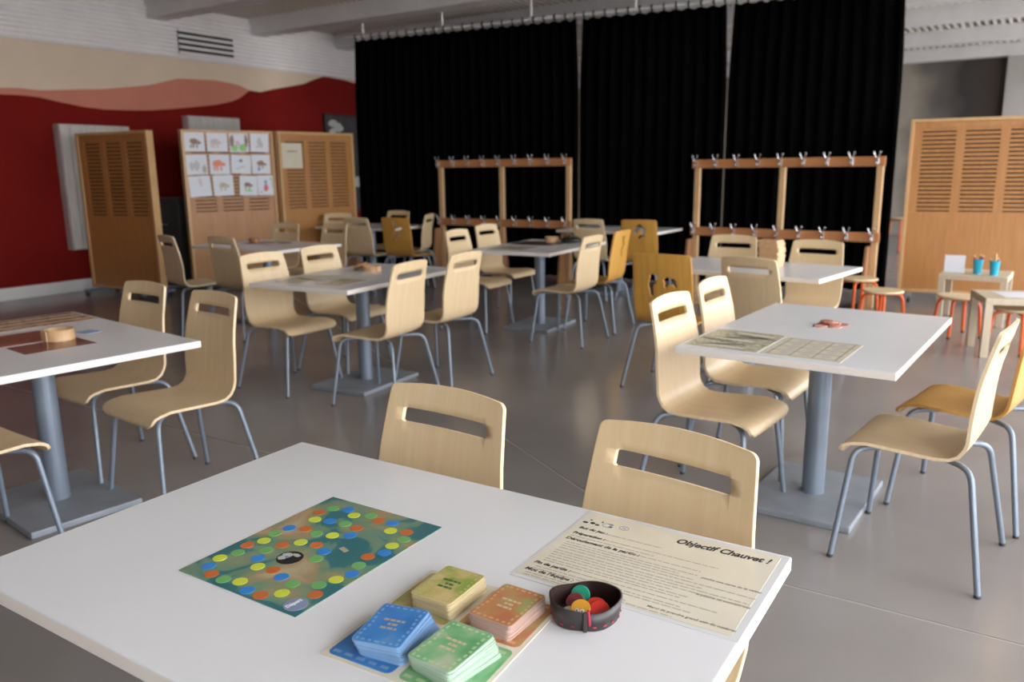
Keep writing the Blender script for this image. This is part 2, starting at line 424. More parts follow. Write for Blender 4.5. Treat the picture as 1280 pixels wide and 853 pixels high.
for i, (a, b) in enumerate(WINS):
    w = struct(link('window_%d' % (i + 1), None, None, uv((a + b) / 2, VR + 0.15, WZ0), UA))
    mb = MB(); W, H = b - a, WZ1 - WZ0
    for x in (-W / 2 + 0.03, 0, W / 2 - 0.03): mb.box((x, 0, H / 2), (0.06, 0.06, H), 'white_paint')
    for zz in (0.03, H - 0.03): mb.box((0, 0, zz), (W, 0.058, 0.06), 'white_paint')
    mb.build('window_frame', w)
    for x in (-W / 4, W / 4):
        mb = MB(); mb.box((x, 0, H / 2), (W / 2 - 0.08, 0.008, H - 0.12), 'glass'); mb.build('pane', w)
mb = MB(); mb.box(((UB + UF) / 2, VR + 15.3, -0.2), (60, 30, 0.1), 'ground_out', UVM); struct(mb.build('ground'))
# ceiling: ribbed deck over concrete beams
mb = MB(); prof = []; v = VW
while v < VR:
    prof += [(v, CEIL), (v + 0.055, CEIL), (v + 0.062, CEIL + 0.05), (v + 0.103, CEIL + 0.05)]
    v += 0.11
n = len(prof)
vs_ = [(UB, a, z) for a, z in prof] + [(UF, a, z) for a, z in prof]
mb.add(vs_, [(i, i + 1, n + i + 1, n + i) for i in range(n - 1) if i % 4 == 0], 'deck_white', False, UVM)
mb.add(vs_, [(i, i + 1, n + i + 1, n + i) for i in range(n - 1) if i % 4], 'deck_gap', False, UVM)
mb.box(((UB + UF) / 2, (VW + VR) / 2, CEIL + 0.11), (UF - UB + 0.4, VR - VW + 0.6, 0.1), 'deck_white', UVM)
ceiling = struct(mb.build('ceiling'))
for ub in (-3.6, -1.87, -0.14, 1.59, 3.32, 5.05, 6.78, 8.45, 10.2, 11.8, 13.5, 15.9, 18.3):
    mb = MB(); mb.bbox((ub + 0.14, (VW + VR) / 2, CEIL - 0.095), (0.28, VR - VW - 0.02, 0.25), 'beam_grey', 0.008, UVM); mb.build('beam', ceiling)
# air vent in the band
t = thing('air_vent', 'white slotted air vent in the corrugated band above the mural', 'vent', uv(7.66, VW + 0.068, 3.17), UA)
mb = MB()
mb.box((0, 0.004, 0), (0.90, 0.006, 0.30), 'dark_void'); mb.build('backing', t)
for k in range(5):
    mb = MB(); mb.box((0, -0.008, -0.144 + k * 0.072), (0.90, 0.010, 0.034), 'band_white'); mb.build('slat', t)
# ------------------------------------------------------------------ things on the left wall
def wall_box(u0, u1, z0, z1, label):
    t = thing('wall_cabinet', label, 'cabinet', uv((u0 + u1) / 2, VW, z0), UA)   # local x along U, local -y into the room
    W, H = u1 - u0, z1 - z0
    mb = MB(); mb.bbox((0, -0.06, H / 2), (W, 0.12, H), 'white_plank', 0.006); mb.build('body', t)
    for x in (-W / 2 + 0.06, W / 2 - 0.06):
        mb = MB(); mb.bbox((x, -0.132, H / 2), (0.11, 0.022, H - 0.01), 'white_plank', 0.004); mb.build('frame_board', t)
    for zz in (0.06, H - 0.11):
        mb = MB(); mb.bbox((0, -0.132, zz), (W - 0.234, 0.022, 0.11 if zz < 0.1 else 0.21), 'white_plank', 0.004); mb.build('frame_board', t)
    for k in range(4):
        w = (W - 0.25) / 4
        mb = MB(); mb.bbox((-W / 2 + 0.125 + w * (k + 0.5), -0.124, (H - 0.1) / 2), (w - 0.006, 0.012, H - 0.34), 'white_plank', 0.002); mb.build('plank', t)
    return t
wall_box(5.42, 6.32, 0.52, 2.02, 'white wooden wall cabinet beside the slatted partition near the red corner')
wall_box(7.2, 8.06, 0.70, 2.2, 'white wooden wall cabinet behind the partition of children drawings')
t = thing('poster', 'dark framed poster with pale blotches on the red wall beside the curtain', 'poster', uv(10.42, VW, 0.75), UA)
mb = MB(); mb.bbox((0, -0.012, 0.8), (1.1, 0.02, 1.6), 'poster_dark', 0.004); mb.build('panel', t)
mb = MB()
for x, zz, w, h in ((-0.55, 0.8, 0.03, 1.6), (0.55, 0.8, 0.03, 1.6), (0, 0.0, 1.13, 0.03), (0, 1.6, 1.13, 0.03)): mb.box((x, -0.015, zz), (w, 0.03, h), 'dark_void')
mb.build('frame', t)
def blob(mb, cx, cz, rx, rz, mat, y=-0.024, n=14, seed=1, jit=0.3, thick=0.002):
    rr = random.Random(seed); pts = []
    for k in range(n):
        a = 2 * math.pi * k / n; s = 1 - jit * rr.random()
        pts.append((cx + rx * s * math.cos(a), cz + rz * s * math.sin(a)))
    M = Matrix(((1, 0, 0, 0), (0, 0, -1, y), (0, 1, 0, 0), (0, 0, 0, 1)))
    mb.prism(pts, 0, thick, mat, M)
for k, (x, zz, a, b) in enumerate(((-0.36, 1.46, 0.13, 0.07), (-0.24, 1.40, 0.12, 0.09), (-0.38, 1.33, 0.09, 0.07), (0.3, 1.2, 0.1, 0.09), (0.15, 0.5, 0.09, 0.1), (0.34, 0.4, 0.08, 0.05))):
    mb = MB(); blob(mb, x, zz, a, b, 'disc_pale', seed=k); mb.build('print', t)

# ------------------------------------------------------------------ curtains on their rail
C0 = Vector((-2.24, 12.16, 0)); CD = Vector((math.cos(R(-25.76)), math.sin(R(-25.76)), 0)); CN = Vector((CD.y, -CD.x, 0))
if CN.y > 0: CN = -CN
CM = Matrix((CD, -CN, Vector((0, 0, 1)))).transposed().to_4x4(); CM.translation = C0
ZR = 3.3
crz = R(-25.76)
t = thing('curtain_rail', 'white curtain rail hung from the ceiling above the black curtains', 'rail', tuple(C0), crz)
mb = MB(); mb.tube([(-0.12, 0, ZR), (7.6, 0, ZR)], 0.022, 'white_paint', 10); mb.build('pole', t)
for s in (0.2, 1.5, 2.82, 4.2, 5.6, 7.0):
    mb = MB(); mb.tube([(s, 0, ZR + 0.02), (s, 0, CEIL + 0.01)], 0.018, 'white_paint', 8); mb.lathe([(0.05, CEIL - 0.012), (0.05, CEIL + 0.001)], 'white_paint', 12, c=(s, 0, 0)); mb.build('hanger', t)
def curtain(s0, s1, label, seed):
    rr = random.Random(seed)
    t = thing('curtain', label, 'curtain', tuple(C0 + CD * s0), crz, 'black stage curtains')
    W = s1 - s0; nf = max(4, round(W / 0.15)); nc = nf * 10; rows = 14; z0, z1 = 0.02, ZR - 0.045
    ph = [rr.uniform(-0.5, 0.5) for _ in range(nf + 2)]; am = [rr.uniform(0.6, 1.25) for _ in range(nf + 2)]
    vs_ = []; fs = []
    for j in range(rows + 1):
        f = j / rows; zz = z1 + (z0 - z1) * f
        for i in range(nc + 1):
            q = i / nc * nf; k = int(q); w = q - k
            a = am[k] * (1 - w) + am[k + 1] * w; p = ph[k] * (1 - w) + ph[k + 1] * w
            y = math.sin(q * 2 * math.pi + p * f) * 0.042 * a * (0.75 + 0.35 * f)
            x = W * i / nc + 0.034 * (2 * i / nc - 1) * min(1, f / 0.25) + 0.012 * math.sin(q * 4 * math.pi + p) * f
            sag = 0.018 * (1 - math.cos(q * 2 * math.pi)) / 2 if j == 0 else 0
            vs_.append((x, y, zz - sag))
    for j in range(rows):
        for i in range(nc):
            a = j * (nc + 1) + i; fs.append((a, a + nc + 1, a + nc + 2, a + 1))
    mb = MB(); mb.add(vs_, fs, 'black_cloth', True)
    o = mb.build('cloth', t)
    sd = o.modifiers.new('thickness', 'SOLIDIFY'); sd.thickness = 0.004
    for k in range(nf + 1):
        x = W * k / nf
        x = min(max(x, 0.02), W - 0.02)
        mb = MB()
        ring = [(x, 0.03 * math.cos(a), ZR + 0.03 * math.sin(a)) for a in [2 * math.pi * q / 10 for q in range(11)]]
        mb.tube(ring, 0.009, 'black_cloth', 6, False); mb.tube([(x, 0, ZR - 0.028), (x, 0, z1 - 0.02)], 0.007, 'black_cloth', 6)
        mb.build('tie', t)
curtain(0.05, 3.44, 'wide black curtain hanging behind the coat rack near the red wall', 1)
curtain(3.52, 5.29, 'narrow black curtain between the two other black curtains', 2)
curtain(5.38, 7.15, 'black curtain behind the coat rack next to the tan partition', 3)

# ------------------------------------------------------------------ partitions
def partition(label, A, ang, W, Z1=1.93):
    t = thing('partition', label, 'partition', (A[0], A[1], 0), R(ang))          # local x along the panel, -y front
    Z0 = 0.085
    fw_ = 0.035
    for x in (fw_ / 2, W - fw_ / 2):
        mb = MB(); mb.bbox((x, 0, (Z0 + Z1) / 2), (fw_, 0.09, Z1 - Z0), 'frame_wood', 0.004); mb.build('stile', t)
    for zz in (Z0 + 0.018, Z1 - 0.016):
        mb = MB(); mb.bbox((W / 2, 0, zz), (W - 2 * fw_ - 0.001, 0.088, 0.032), 'frame_wood', 0.004); mb.build('rail', t)
    sz0, sz1 = 0.965 * Z1 / 1.93, 1.835 * Z1 / 1.93
    mb = MB(); mb.box((W / 2, -0.014, (Z0 + 0.034 + sz0) / 2), (W - 2 * fw_ - 0.001, 0.028, sz0 - Z0 - 0.036), 'panel_wood'); mb.build('lower_board', t)
    mb = MB(); mb.box((W / 2, -0.014, (sz1 + Z1 - 0.034) / 2), (W - 2 * fw_ - 0.001, 0.028, Z1 - 0.034 - sz1), 'panel_wood'); mb.build('upper_board', t)
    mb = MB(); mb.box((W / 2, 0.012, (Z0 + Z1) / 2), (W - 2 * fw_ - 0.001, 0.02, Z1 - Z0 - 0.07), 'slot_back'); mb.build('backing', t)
    mb = MB(); mb.box((W / 2, 0.034, (Z0 + Z1) / 2), (W - 2 * fw_ - 0.001, 0.012, Z1 - Z0 - 0.07), 'panel_wood'); mb.build('back_board', t)
    iw = W - 2 * fw_ - 0.002
    m_ = iw * 0.065; cw = (iw - 4 * m_) / 3
    for k in range(4):
        x = fw_ + 0.001 + m_ / 2 + k * (cw + m_)
        mb = MB(); mb.box((x, -0.014, (sz0 + sz1) / 2), (m_, 0.028, sz1 - sz0), 'panel_wood'); mb.build('mullion', t)
    ns = 20; pitch = (sz1 - sz0) / ns
    mb = MB(); mb.box((0, -0.0135, 0), (cw, 0.027, pitch * 0.60), 'panel_wood'); me = mb.mesh('slat')
    for k in range(3):
        x = fw_ + 0.001 + m_ + cw / 2 + k * (cw + m_)
        for q in range(ns):
            link('slat', me, t, (x, 0, sz0 + pitch * (q + 0.62)))
    for x in (0.12, W - 0.12):
        mb = MB(); mb.bbox((x, 0, 0.068), (0.05, 0.46, 0.03), 'steel_paint', 0.004); ft = mb.build('foot_bar', t)
        for y in (-0.2, 0.2):
            mb = MB()
            Mx = Matrix.Translation((x, y, 0.028)) @ Matrix.Rotation(R(90), 4, 'Y')
            mb.lathe([(0.012, -0.014), (0.024, -0.014), (0.028, -0.008), (0.028, 0.008), (0.024, 0.014), (0.012, 0.014)], 'rubber', 16, M=Mx)
            mb.lathe([(0.011, -0.017), (0.011, 0.017)], 'chrome', 10, M=Mx)
            mb.box((x, y, 0.048), (0.036, 0.03, 0.014), 'chrome')
            mb.build('caster', ft)
    return t
P1 = partition('tan slatted partition standing alone by the wall cabinet on the red wall', (-5.09, 9.80), -26.4, 1.2, 1.90)
P2A, P2ANG, P2W = (-3.87, 9.74), 40.5, 1.14
P2 = partition('tan slatted partition covered with children drawings', P2A, P2ANG, P2W)
P3A, P3ANG, P3W = (-2.93, 10.42), 50.5, 1.2
P3 = partition('tan slatted partition with one pinned cream notice', P3A, P3ANG, P3W)
P4 = partition('tan slatted partition behind the low play tables', (4.17, 8.62), -26.5, 1.32, 1.875)
# drawings pinned on the second partition
def pinned(A, ang, x, z, y=-0.030): 
    a = R(ang); return (A[0] + x * math.cos(a) - y * math.sin(a), A[1] + x * math.sin(a) + y * math.cos(a), z)
def drawing(x, z, w, h, rot, label, shapes, mat='paper_white', A=P2A, ang=P2ANG, cat='drawing', name='drawing', y=-0.0305):
    t = thing(name, label, cat, pinned(A, ang, x, z, y), R(ang))
    M = Matrix.Rotation(R(rot), 4, 'Y')
    w, h = w * 1.06, h * 1.04
    mb = MB(); mb.box((0, 0.0005, 0), (w, 0.001, h), mat, M); mb.build('sheet', t)
    for k, (sx, sz, rx, rz_, c) in enumerate(shapes):
        mb = MB(); blob(mb, sx, sz, rx, rz_, c, y=-0.0002 - 0.0003 * k, seed=k + int(x * 100), thick=0.0008); mb.build('print', t)
def beast(c, legs=2, x=0.0, z=0.0, s=1.0):
    return [(x - 0.005, z + 0.005, 0.062 * s, 0.042 * s, c), (x + 0.055 * s, z - 0.01, 0.03 * s, 0.022 * s, c)] + [(x + d * s, z - 0.05 * s, 0.012 * s, 0.03 * s, c) for d in ((-0.035, 0.02) if legs == 2 else (-0.04, -0.01, 0.03))]
sc = P2W / 1.018
def DX(x): return (x + 0.115) * sc * 0.985 + 0.012
for a in (
    (DX(0.012), 1.79, 0.232, 0.215, 0, 'childs drawing of a brown bear with dark legs', beast('ink_brown', 3)),
    (DX(0.262), 1.79, 0.235, 0.215, 0, 'childs drawing of a faint pinkish brown round animal', beast('ink_pink', 3, -0.03) + [(-0.03, 0.0, 0.045, 0.04, 'ink_pale')]),
    (DX(0.505), 1.79, 0.225, 0.225, -2, 'childs drawing of brown mountains over bright green grass', [(-0.06, -0.07, 0.05, 0.045, 'ink_lime'), (0.045, -0.06, 0.06, 0.05, 'ink_lime'), (-0.085, 0.02, 0.03, 0.085, 'ink_brown'), (0.09, 0.02, 0.024, 0.09, 'ink_brown'), (-0.02, -0.01, 0.03, 0.035, 'ink_pink')]),
    (DX(0.745), 1.79, 0.225, 0.22, 2, 'childs drawing of a faint grey green figure', [(0.0, 0.01, 0.035, 0.06, 'ink_pale'), (0.02, -0.03, 0.03, 0.04, 'ink_pale'), (-0.03, -0.05, 0.03, 0.015, 'ink_pink')]),
    (DX(0.018), 1.525, 0.24, 0.225, -1, 'childs drawing of pale hills with a yellow slope', [(-0.06, -0.02, 0.035, 0.06, 'ink_pale'), (0.0, -0.01, 0.04, 0.07, 'ink_pale'), (0.09, -0.05, 0.03, 0.06, 'ink_tan')]),
    (DX(0.27), 1.525, 0.23, 0.225, 1, 'childs drawing of a big bright orange mammoth', beast('ink_orange', 3, -0.02, 0.01, 1.15)),
    (DX(0.512), 1.525, 0.235, 0.215, 3, 'childs drawing of a small black bird above grey scribbles', [(0.0, 0.045, 0.022, 0.022, 'ink'), (-0.03, 0.04, 0.03, 0.008, 'ink_pale'), (0.01, -0.03, 0.05, 0.012, 'ink_pale'), (-0.04, -0.05, 0.03, 0.01, 'ink_pale')]),
    (DX(0.745), 1.525, 0.225, 0.225, 0, 'childs drawing of a small grey brown bison with blue legs', beast('ink_brown', 2, 0.0, 0.01, 0.9) + [(-0.03, -0.055, 0.02, 0.03, 'ink_blue')]),
    (DX(0.035), 1.27, 0.245, 0.235, -3, 'nearly blank childs drawing with a pink and teal streak', [(0.0, 0.07, 0.018, 0.035, 'ink_pink'), (0.012, 0.03, 0.016, 0.04, 'ink_pink')]),
    (DX(0.293), 1.275, 0.235, 0.235, -1, 'childs drawing of a pale beige goat', beast('ink_tan', 2, 0, 0.0, 0.9)),
    (DX(0.58), 1.265, 0.215, 0.23, 3, 'childs drawing of a small brown deer on green ground', beast('ink_brown', 2, -0.01, 0.01, 0.8) + [(0.0, -0.06, 0.06, 0.012, 'ink_lime')]),
    (DX(0.785), 1.265, 0.20, 0.235, 1, 'childs drawing of a red robed figure with dark hair', [(0.0, -0.03, 0.035, 0.055, 'ink_red'), (0.0, 0.04, 0.02, 0.035, 'ink_blue'), (-0.065, -0.08, 0.015, 0.015, 'ink_red'), (0.08, 0.02, 0.006, 0.08, 'ink_tan'), (0.07, 0.08, 0.02, 0.015, 'ink_lime')]),
): drawing(*a)
drawing(0.20, 1.63, 0.29, 0.30, 0, 'cream notice sheet pinned to the partition beside the drawings', [(0.0, 0.055, 0.11, 0.008, 'ink_grey')], 'paper_cream', P3A, P3ANG, 'notice', 'notice_sheet')

t = thing('equipment_case', 'black equipment case on wheels between the two slatted partitions', 'case', (-4.28, 10.45, 0), R(-33))
mb = MB(); mb.bbox((0, 0, 0.60), (0.62, 0.42, 1.0), 'rubber', 0.03); mb.build('body', t)
mb = MB(); mb.bbox((0, -0.005, 1.10), (0.64, 0.44, 0.05), 'rubber', 0.015); mb.build('lid', t)
mb = MB(); mb.tube(smooth_path([(-0.12, -0.22, 0.8), (-0.12, -0.25, 0.8), (0.12, -0.25, 0.8), (0.12, -0.22, 0.8)], 4, 0.02), 0.008, 'chrome', 6); mb.build('handle', t)
for x in (-0.25, 0.25):
    for y in (-0.15, 0.15):
        mb = MB(); mb.lathe([(0.02, -0.02), (0.05, -0.02), (0.05, 0.02), (0.02, 0.02)], 'rubber', 14, M=Matrix.Translation((x, y, 0.05)) @ Matrix.Rotation(R(90), 4, 'Y')); mb.box((x, y, 0.09), (0.05, 0.05, 0.03), 'chrome'); mb.build('caster', t)
# ------------------------------------------------------------------ coat racks
def hook_mesh():
    mb = MB()                                   # in front of the bar at y<0
    mb.bbox((0, -0.004, 0), (0.024, 0.008, 0.075), 'chrome', 0.002)
    for s in (-1, 1):
        mb.tube(smooth_path([(0, -0.008, 0.015), (s * 0.008, -0.035, 0.03), (s * 0.030, -0.045, 0.085)], 4, 0.02), 0.006, 'chrome', 6)
        mb.lathe([(0.0, -0.009), (0.009, -0.004), (0.009, 0.004), (0.0, 0.009)], 'chrome', 8, c=(s * 0.030, -0.045, 0.088))
    mb.tube(smooth_path([(0, -0.006, -0.015), (0, -0.05, -0.03), (0, -0.055, -0.01)], 4, 0.02), 0.008, 'chrome', 6)
    mb.lathe([(0.0, -0.014), (0.014, -0.006), (0.014, 0.006), (0.0, 0.014)], 'chrome', 8, c=(0, -0.055, -0.012))
    return mb.mesh('coat_hook')
HOOK = hook_mesh()
def coat_rack(label, A, B_, zl, zt):
    A = Vector((*A, 0)); B_ = Vector((*B_, 0)); d = B_ - A; W = d.length
    t = thing('coat_rack', label, 'coat rack', tuple(A), math.atan2(d.y, d.x))
    xs = (0.05, W / 2, W - 0.05)
    for x in xs:
        mb = MB(); mb.bbox((x, 0.035, (zt + 0.04) / 2), (0.06, 0.05, zt + 0.04), 'rack_post', 0.004); mb.build('post', t)
        mb = MB()
        M = Matrix(((0, 0, 1, x - 0.044), (1, 0, 0, 0.035), (0, 1, 0, 0), (0, 0, 0, 1)))
        mb.prism([(-0.21, 0), (0.21, 0), (0.12, zl - 0.09), (-0.12, zl - 0.09)], -0.012, 0.012, 'rack_side', M); mb.build('side_panel', t)
    for z in (zl, zt):
        mb = MB(); mb.bbox((W / 2, -0.002, z), (W, 0.022, 0.095), 'rack_bar', 0.003); bar = mb.build('bar', t)
        for k in range(9):
            x = 0.03 + (W - 0.12) * k / 8 + 0.02
            link('coat_hook', HOOK, bar, (x, -0.013, z))
    return t
coat_rack('wooden coat rack with chrome hooks before the wide curtain near the red wall', (-0.985, 11.08), (0.745, 9.98), 0.745, 1.505)
coat_rack('wooden coat rack with chrome hooks between the plank stack table and tan partition', (2.05, 9.22), (3.64, 7.97), 0.715, 1.455)

# ------------------------------------------------------------------ tables
TH = 0.74
def table_proto():
    t = link('cafe_table', None)
    mb = MB(); mb.bbox((0, 0, TH - 0.014), (1.215, 0.79, 0.028), 'laminate', 0.003); k = mb.mi('laminate_edge'); tt = mb.build('table_top', t)
    for p in tt.data.polygons:
        if abs(p.normal.z) < 0.3: p.material_index = k
    mb = MB(); mb.box((0, 0, TH - 0.031), (0.40, 0.40, 0.006), 'base_paint'); mb.build('top_plate', t)
    mb = MB(); mb.lathe([(0.046, 0.028), (0.046, TH - 0.034)], 'steel_paint', 28); mb.build('column', t)
    mb = MB(); mb.bbox((0, 0, 0.014), (0.60, 0.45, 0.028), 'base_paint', 0.005); mb.build('base', t)
    return t
TP = table_proto()
TPOS = dict(T1=(-.238, 1.294, -32.5), T2=(1.301, 3.289, 54.1), T3=(-2.0, 3.323, -39.5), T4=(-1.002, 5.346, 61.1), T5=(0.263, 7.32, 61.1), T6=(1.665, 5.53, -41), T7=(1.25, 9.3, -33), T8=(-2.36, 7.8, -33), T9=(-1.78, 10.4, -33))
TLAB = dict(T1='white table with the game board, card decks and rules sheet',
            T2='white table with picture chart sheets and a pile of pink discs',
            T3='white table with red prints and one round wooden box near the game table',
            T4='white table with cream strips of paper and a round box with tilted lid',
            T5='white table with a dark mat and small wooden box before the coat rack',
            T6='white table carrying the stack of wooden plates',
            T7='bare white table against the black curtain between the two coat racks',
            T8='white table with a red mat in front of the drawings partition',
            T9='bare white table in the dark corner between notice partition and coat rack')
for i, (k, (x, y, a)) in enumerate(TPOS.items()):
    if i == 0: tb = TP; tb.location = (x, y, 0); tb.rotation_euler = (0, 0, R(a)); tag(tb, TLAB[k], 'table', 'white pedestal tables')
    else: tb = dup(TP, (x, y, 0), R(a), TLAB[k], 'white pedestal tables')
def onT(k, x, y, z=0.0):
    cx, cy, a = TPOS[k]; a = R(a)
    return (cx + x * math.cos(a) - y * math.sin(a), cy + x * math.sin(a) + y * math.cos(a), TH + z)
def aT(k): return R(TPOS[k][2])

# ------------------------------------------------------------------ chairs
PROF = [(0.214, 0.392), (0.212, 0.408), (0.204, 0.423), (0.190, 0.434), (0.168, 0.441), (0.12, 0.444), (0.05, 0.441), (-0.03, 0.436), (-0.10, 0.433), (-0.140, 0.437), (-0.166, 0.452), (-0.181, 0.476), (-0.188, 0.505), (-0.194, 0.56), (-0.202, 0.62), (-0.212, 0.68), (-0.222, 0.735)]
TOPY, TOPZ = -0.258, 0.892
def interp_prof(extra):
    pts = [Vector((0, y, z)) for y, z in PROF] + [Vector((0, TOPY + (-0.222 - TOPY) * 0.0, TOPZ))]
    out = pts[:-1]
    a, b = pts[-2], pts[-1]
    for f in extra: out.append(a.lerp(b, f))
    out.append(b)
    return out
def halfw(z, y, wide):
    if z < 0.45 and y > -0.13: base = 0.212 - 0.016 * (0.2 - y) / 0.33
    elif z < 0.5: base = 0.196
    else: base = 0.198 + 0.006 * math.sin(min(1, (z - 0.5) / 0.15) * math.pi / 2)
    if z > 0.6:
        f = min(1, (z - 0.6) / 0.29); base -= (0.008 if wide else 0.026) * f
    return base
def shell(mat, edge, rows, cols, hole, wide=False, arch=0.009, name='shell'):
    n = len(rows); T = 0.0115
    nr = []
    for i in range(n):
        d = rows[min(i + 1, n - 1)] - rows[max(i - 1, 0)]
        nr.append(Vector((0, -d.z, d.y)).normalized() * -1)
    for i in range(n):          # make sure the normal points to the sitter's side
        if nr[i].z < 0 and abs(nr[i].z) > 0.5: nr[i] = -nr[i]
    L = [0.0]
    for i in range(1, n): L.append(L[-1] + (rows[i] - rows[i - 1]).length)
    tot = L[-1]
    G = [[None] * len(cols) for _ in range(n)]
    for i in range(n):
        p = rows[i]; hw = halfw(p.z, p.y, wide)
        dt, df = tot - L[i], L[i]
        for rr, dd in ((0.020, dt), (0.034, df)):
            if dd < rr: hw -= rr - math.sqrt(max(0, rr * rr - (rr - dd) ** 2))
        for j, c in enumerate(cols):
            q = Vector((c * hw, p.y, p.z))
            if p.z > 0.5:
                f = min(1, (p.z - 0.5) / 0.2)
                q.y += 0.014 * f * c * c
                g = max(0, 1 - dt / 0.075); q.z -= arch * g * c * c
            else: q.z += 0.006 * c * c * (1 if p.y < 0.12 else 0.3)
            G[i][j] = q
    vs_, idx = [], {}
    def vid(i, j, k):
        if (i, j, k) not in idx:
            idx[(i, j, k)] = len(vs_); vs_.append(G[i][j] - nr[i] * (T if k else 0))
        return idx[(i, j, k)]
    solid = lambda i, j: 0 <= i < n - 1 and 0 <= j < len(cols) - 1 and not hole(i, j, (rows[i] + rows[i + 1]) / 2, (cols[j] + cols[j + 1]) / 2)
    fa, fe = [], []
    for i in range(n - 1):
        for j in range(len(cols) - 1):
            if not solid(i, j): continue
            fa.append((vid(i, j, 0), vid(i, j + 1, 0), vid(i + 1, j + 1, 0), vid(i + 1, j, 0)))
            fa.append((vid(i, j, 1), vid(i + 1, j, 1), vid(i + 1, j + 1, 1), vid(i, j + 1, 1)))
            for (di, dj, a, b) in ((-1, 0, (i, j), (i, j + 1)), (1, 0, (i + 1, j + 1), (i + 1, j)), (0, -1, (i + 1, j), (i, j)), (0, 1, (i, j + 1), (i + 1, j + 1))):
                if not solid(i + di, j + dj):
                    fe.append((vid(*b, 0), vid(*a, 0), vid(*a, 1), vid(*b, 1)))
    mb = MB(); mb.add(vs_, fa, mat, True); k = mb.mi(edge)
    for f in fe: mb.f.append(list(f)); mb.m.append(k); mb.sm.append(False)
    me = mb.mesh(name)
    return me
# plain shell with a hand slot
rows = interp_prof([0.16, 0.355, 0.37, 0.465, 0.565, 0.58, 0.70, 0.80, 0.86, 0.90, 0.94, 0.965, 0.985, 0.995])
NS0, NS1 = len(PROF) + 1, len(PROF) + 5
cols = [-1, -0.985, -0.94, -0.86, -0.72, -0.70, -0.6, -0.4, -0.2, 0, 0.2, 0.4, 0.6, 0.70, 0.72, 0.86, 0.94, 0.985, 1]
def slot(i, j, p, c):
    if not (NS0 <= i < NS1): return False
    if i in (NS0, NS1 - 1): return abs(c) < 0.70
    return abs(c) < 0.72
SHELL = shell('beech_ply', 'ply_edge', rows, cols, slot)
# amber shells with cut-out animal silhouettes
rows_f = interp_prof([])[:12] + [Vector((0, -0.188 - (z - 0.505) * 0.181, z)) for z in [0.505 + 0.0062 * k for k in range(1, 63)]]
cols_f = [-1 + 2 * k / 62 for k in range(63)]
def inpoly(x, y, poly):
    c = False; n = len(poly)
    for i in range(n):
        x1, y1 = poly[i]; x2, y2 = poly[i - 1]
        if (y1 > y) != (y2 > y) and x < (x2 - x1) * (y - y1) / (y2 - y1) + x1: c = not c
    return c
def seg_d(x, y, a, b):
    dx, dy = b[0] - a[0], b[1] - a[1]; t = max(0, min(1, ((x - a[0]) * dx + (y - a[1]) * dy) / (dx * dx + dy * dy)))
    return math.hypot(x - a[0] - t * dx, y - a[1] - t * dy)
def strokes(x, y, S): return any(seg_d(x, y, a, b) < r for a, b, r in S)
SIL = dict(
    leaper=lambda x, z: strokes(x, z, [((-0.02, 0.84), (0.0, 0.78), 0.017), ((0.0, 0.78), (0.02, 0.75), 0.008), ((0.03, 0.735), (0.07, 0.765), 0.02), ((0.0, 0.735), (0.04, 0.73), 0.017), ((0.0, 0.72), (-0.09, 0.625), 0.011), ((0.06, 0.70), (-0.02, 0.615), 0.010)]),
    curl=lambda x, z: (strokes(x, z, [((-0.03, 0.79), (0.01, 0.82), 0.02), ((0.01, 0.82), (0.05, 0.79), 0.022), ((0.05, 0.79), (0.05, 0.74), 0.022), ((0.05, 0.74), (0.0, 0.70), 0.012), ((-0.05, 0.78), (-0.03, 0.75), 0.018)])),
    herd=lambda x, z: strokes(x, z, [((-0.06, 0.74), (-0.075, 0.68), 0.018), ((-0.075, 0.68), (-0.07, 0.63), 0.013), ((-0.04, 0.75), (-0.05, 0.70), 0.010), ((0.035, 0.72), (0.075, 0.715), 0.020), ((0.035, 0.70), (0.03, 0.685), 0.010), ((0.08, 0.71), (0.09, 0.69), 0.011)]),
    stag=lambda x, z: strokes(x, z, [((0.03, 0.83), (0.0, 0.80), 0.012), ((0.0, 0.80), (0.04, 0.76), 0.012), ((0.04, 0.76), (0.0, 0.72), 0.014), ((0.0, 0.72), (0.03, 0.66), 0.010), ((-0.02, 0.83), (0.0, 0.80), 0.009)]),
    goat=lambda x, z: strokes(x, z, [((-0.05, 0.76), (0.04, 0.76), 0.022), ((0.05, 0.78), (0.07, 0.81), 0.012), ((-0.05, 0.74), (-0.06, 0.69), 0.008), ((0.04, 0.74), (0.05, 0.69), 0.008)]),
)
def amber_shell(kind):
    f = SIL[kind]
    def hole(i, j, p, c):
        return p.z > 0.55 and f(c * halfw(p.z, p.y, True), p.z)
    return shell('amber_ply', 'amber_edge', rows_f, cols_f, hole, True, 0.004, 'shell')
ZT = 0.4105
def leg_mesh(sx, back):
    mb = MB()
    if back: pts = [(sx * 0.045, -0.04, ZT), (sx * 0.172, -0.208, ZT), (sx * 0.244, -0.277, 0.008)]
    else: pts = [(sx * 0.045, 0.03, ZT), (sx * 0.178, 0.166, ZT), (sx * 0.240, 0.204, 0.008)]
    mb.tube(smooth_path(pts, 7, 0.05), 0.0105, 'steel_paint', 10)
    return mb.mesh('leg'), pts[2]
LEGS = [leg_mesh(sx, b) for sx in (-1, 1) for b in (False, True)]
mb = MB(); mb.lathe([(0.0112, 0.0), (0.0115, 0.010), (0.011, 0.011)], 'rubber', 10); FOOT = mb.mesh('foot_cap')
mb = MB(); mb.bbox((0, -0.005, ZT + 0.002), (0.14, 0.13, 0.014), 'steel_paint', 0.003); PLATE = mb.mesh('seat_plate')
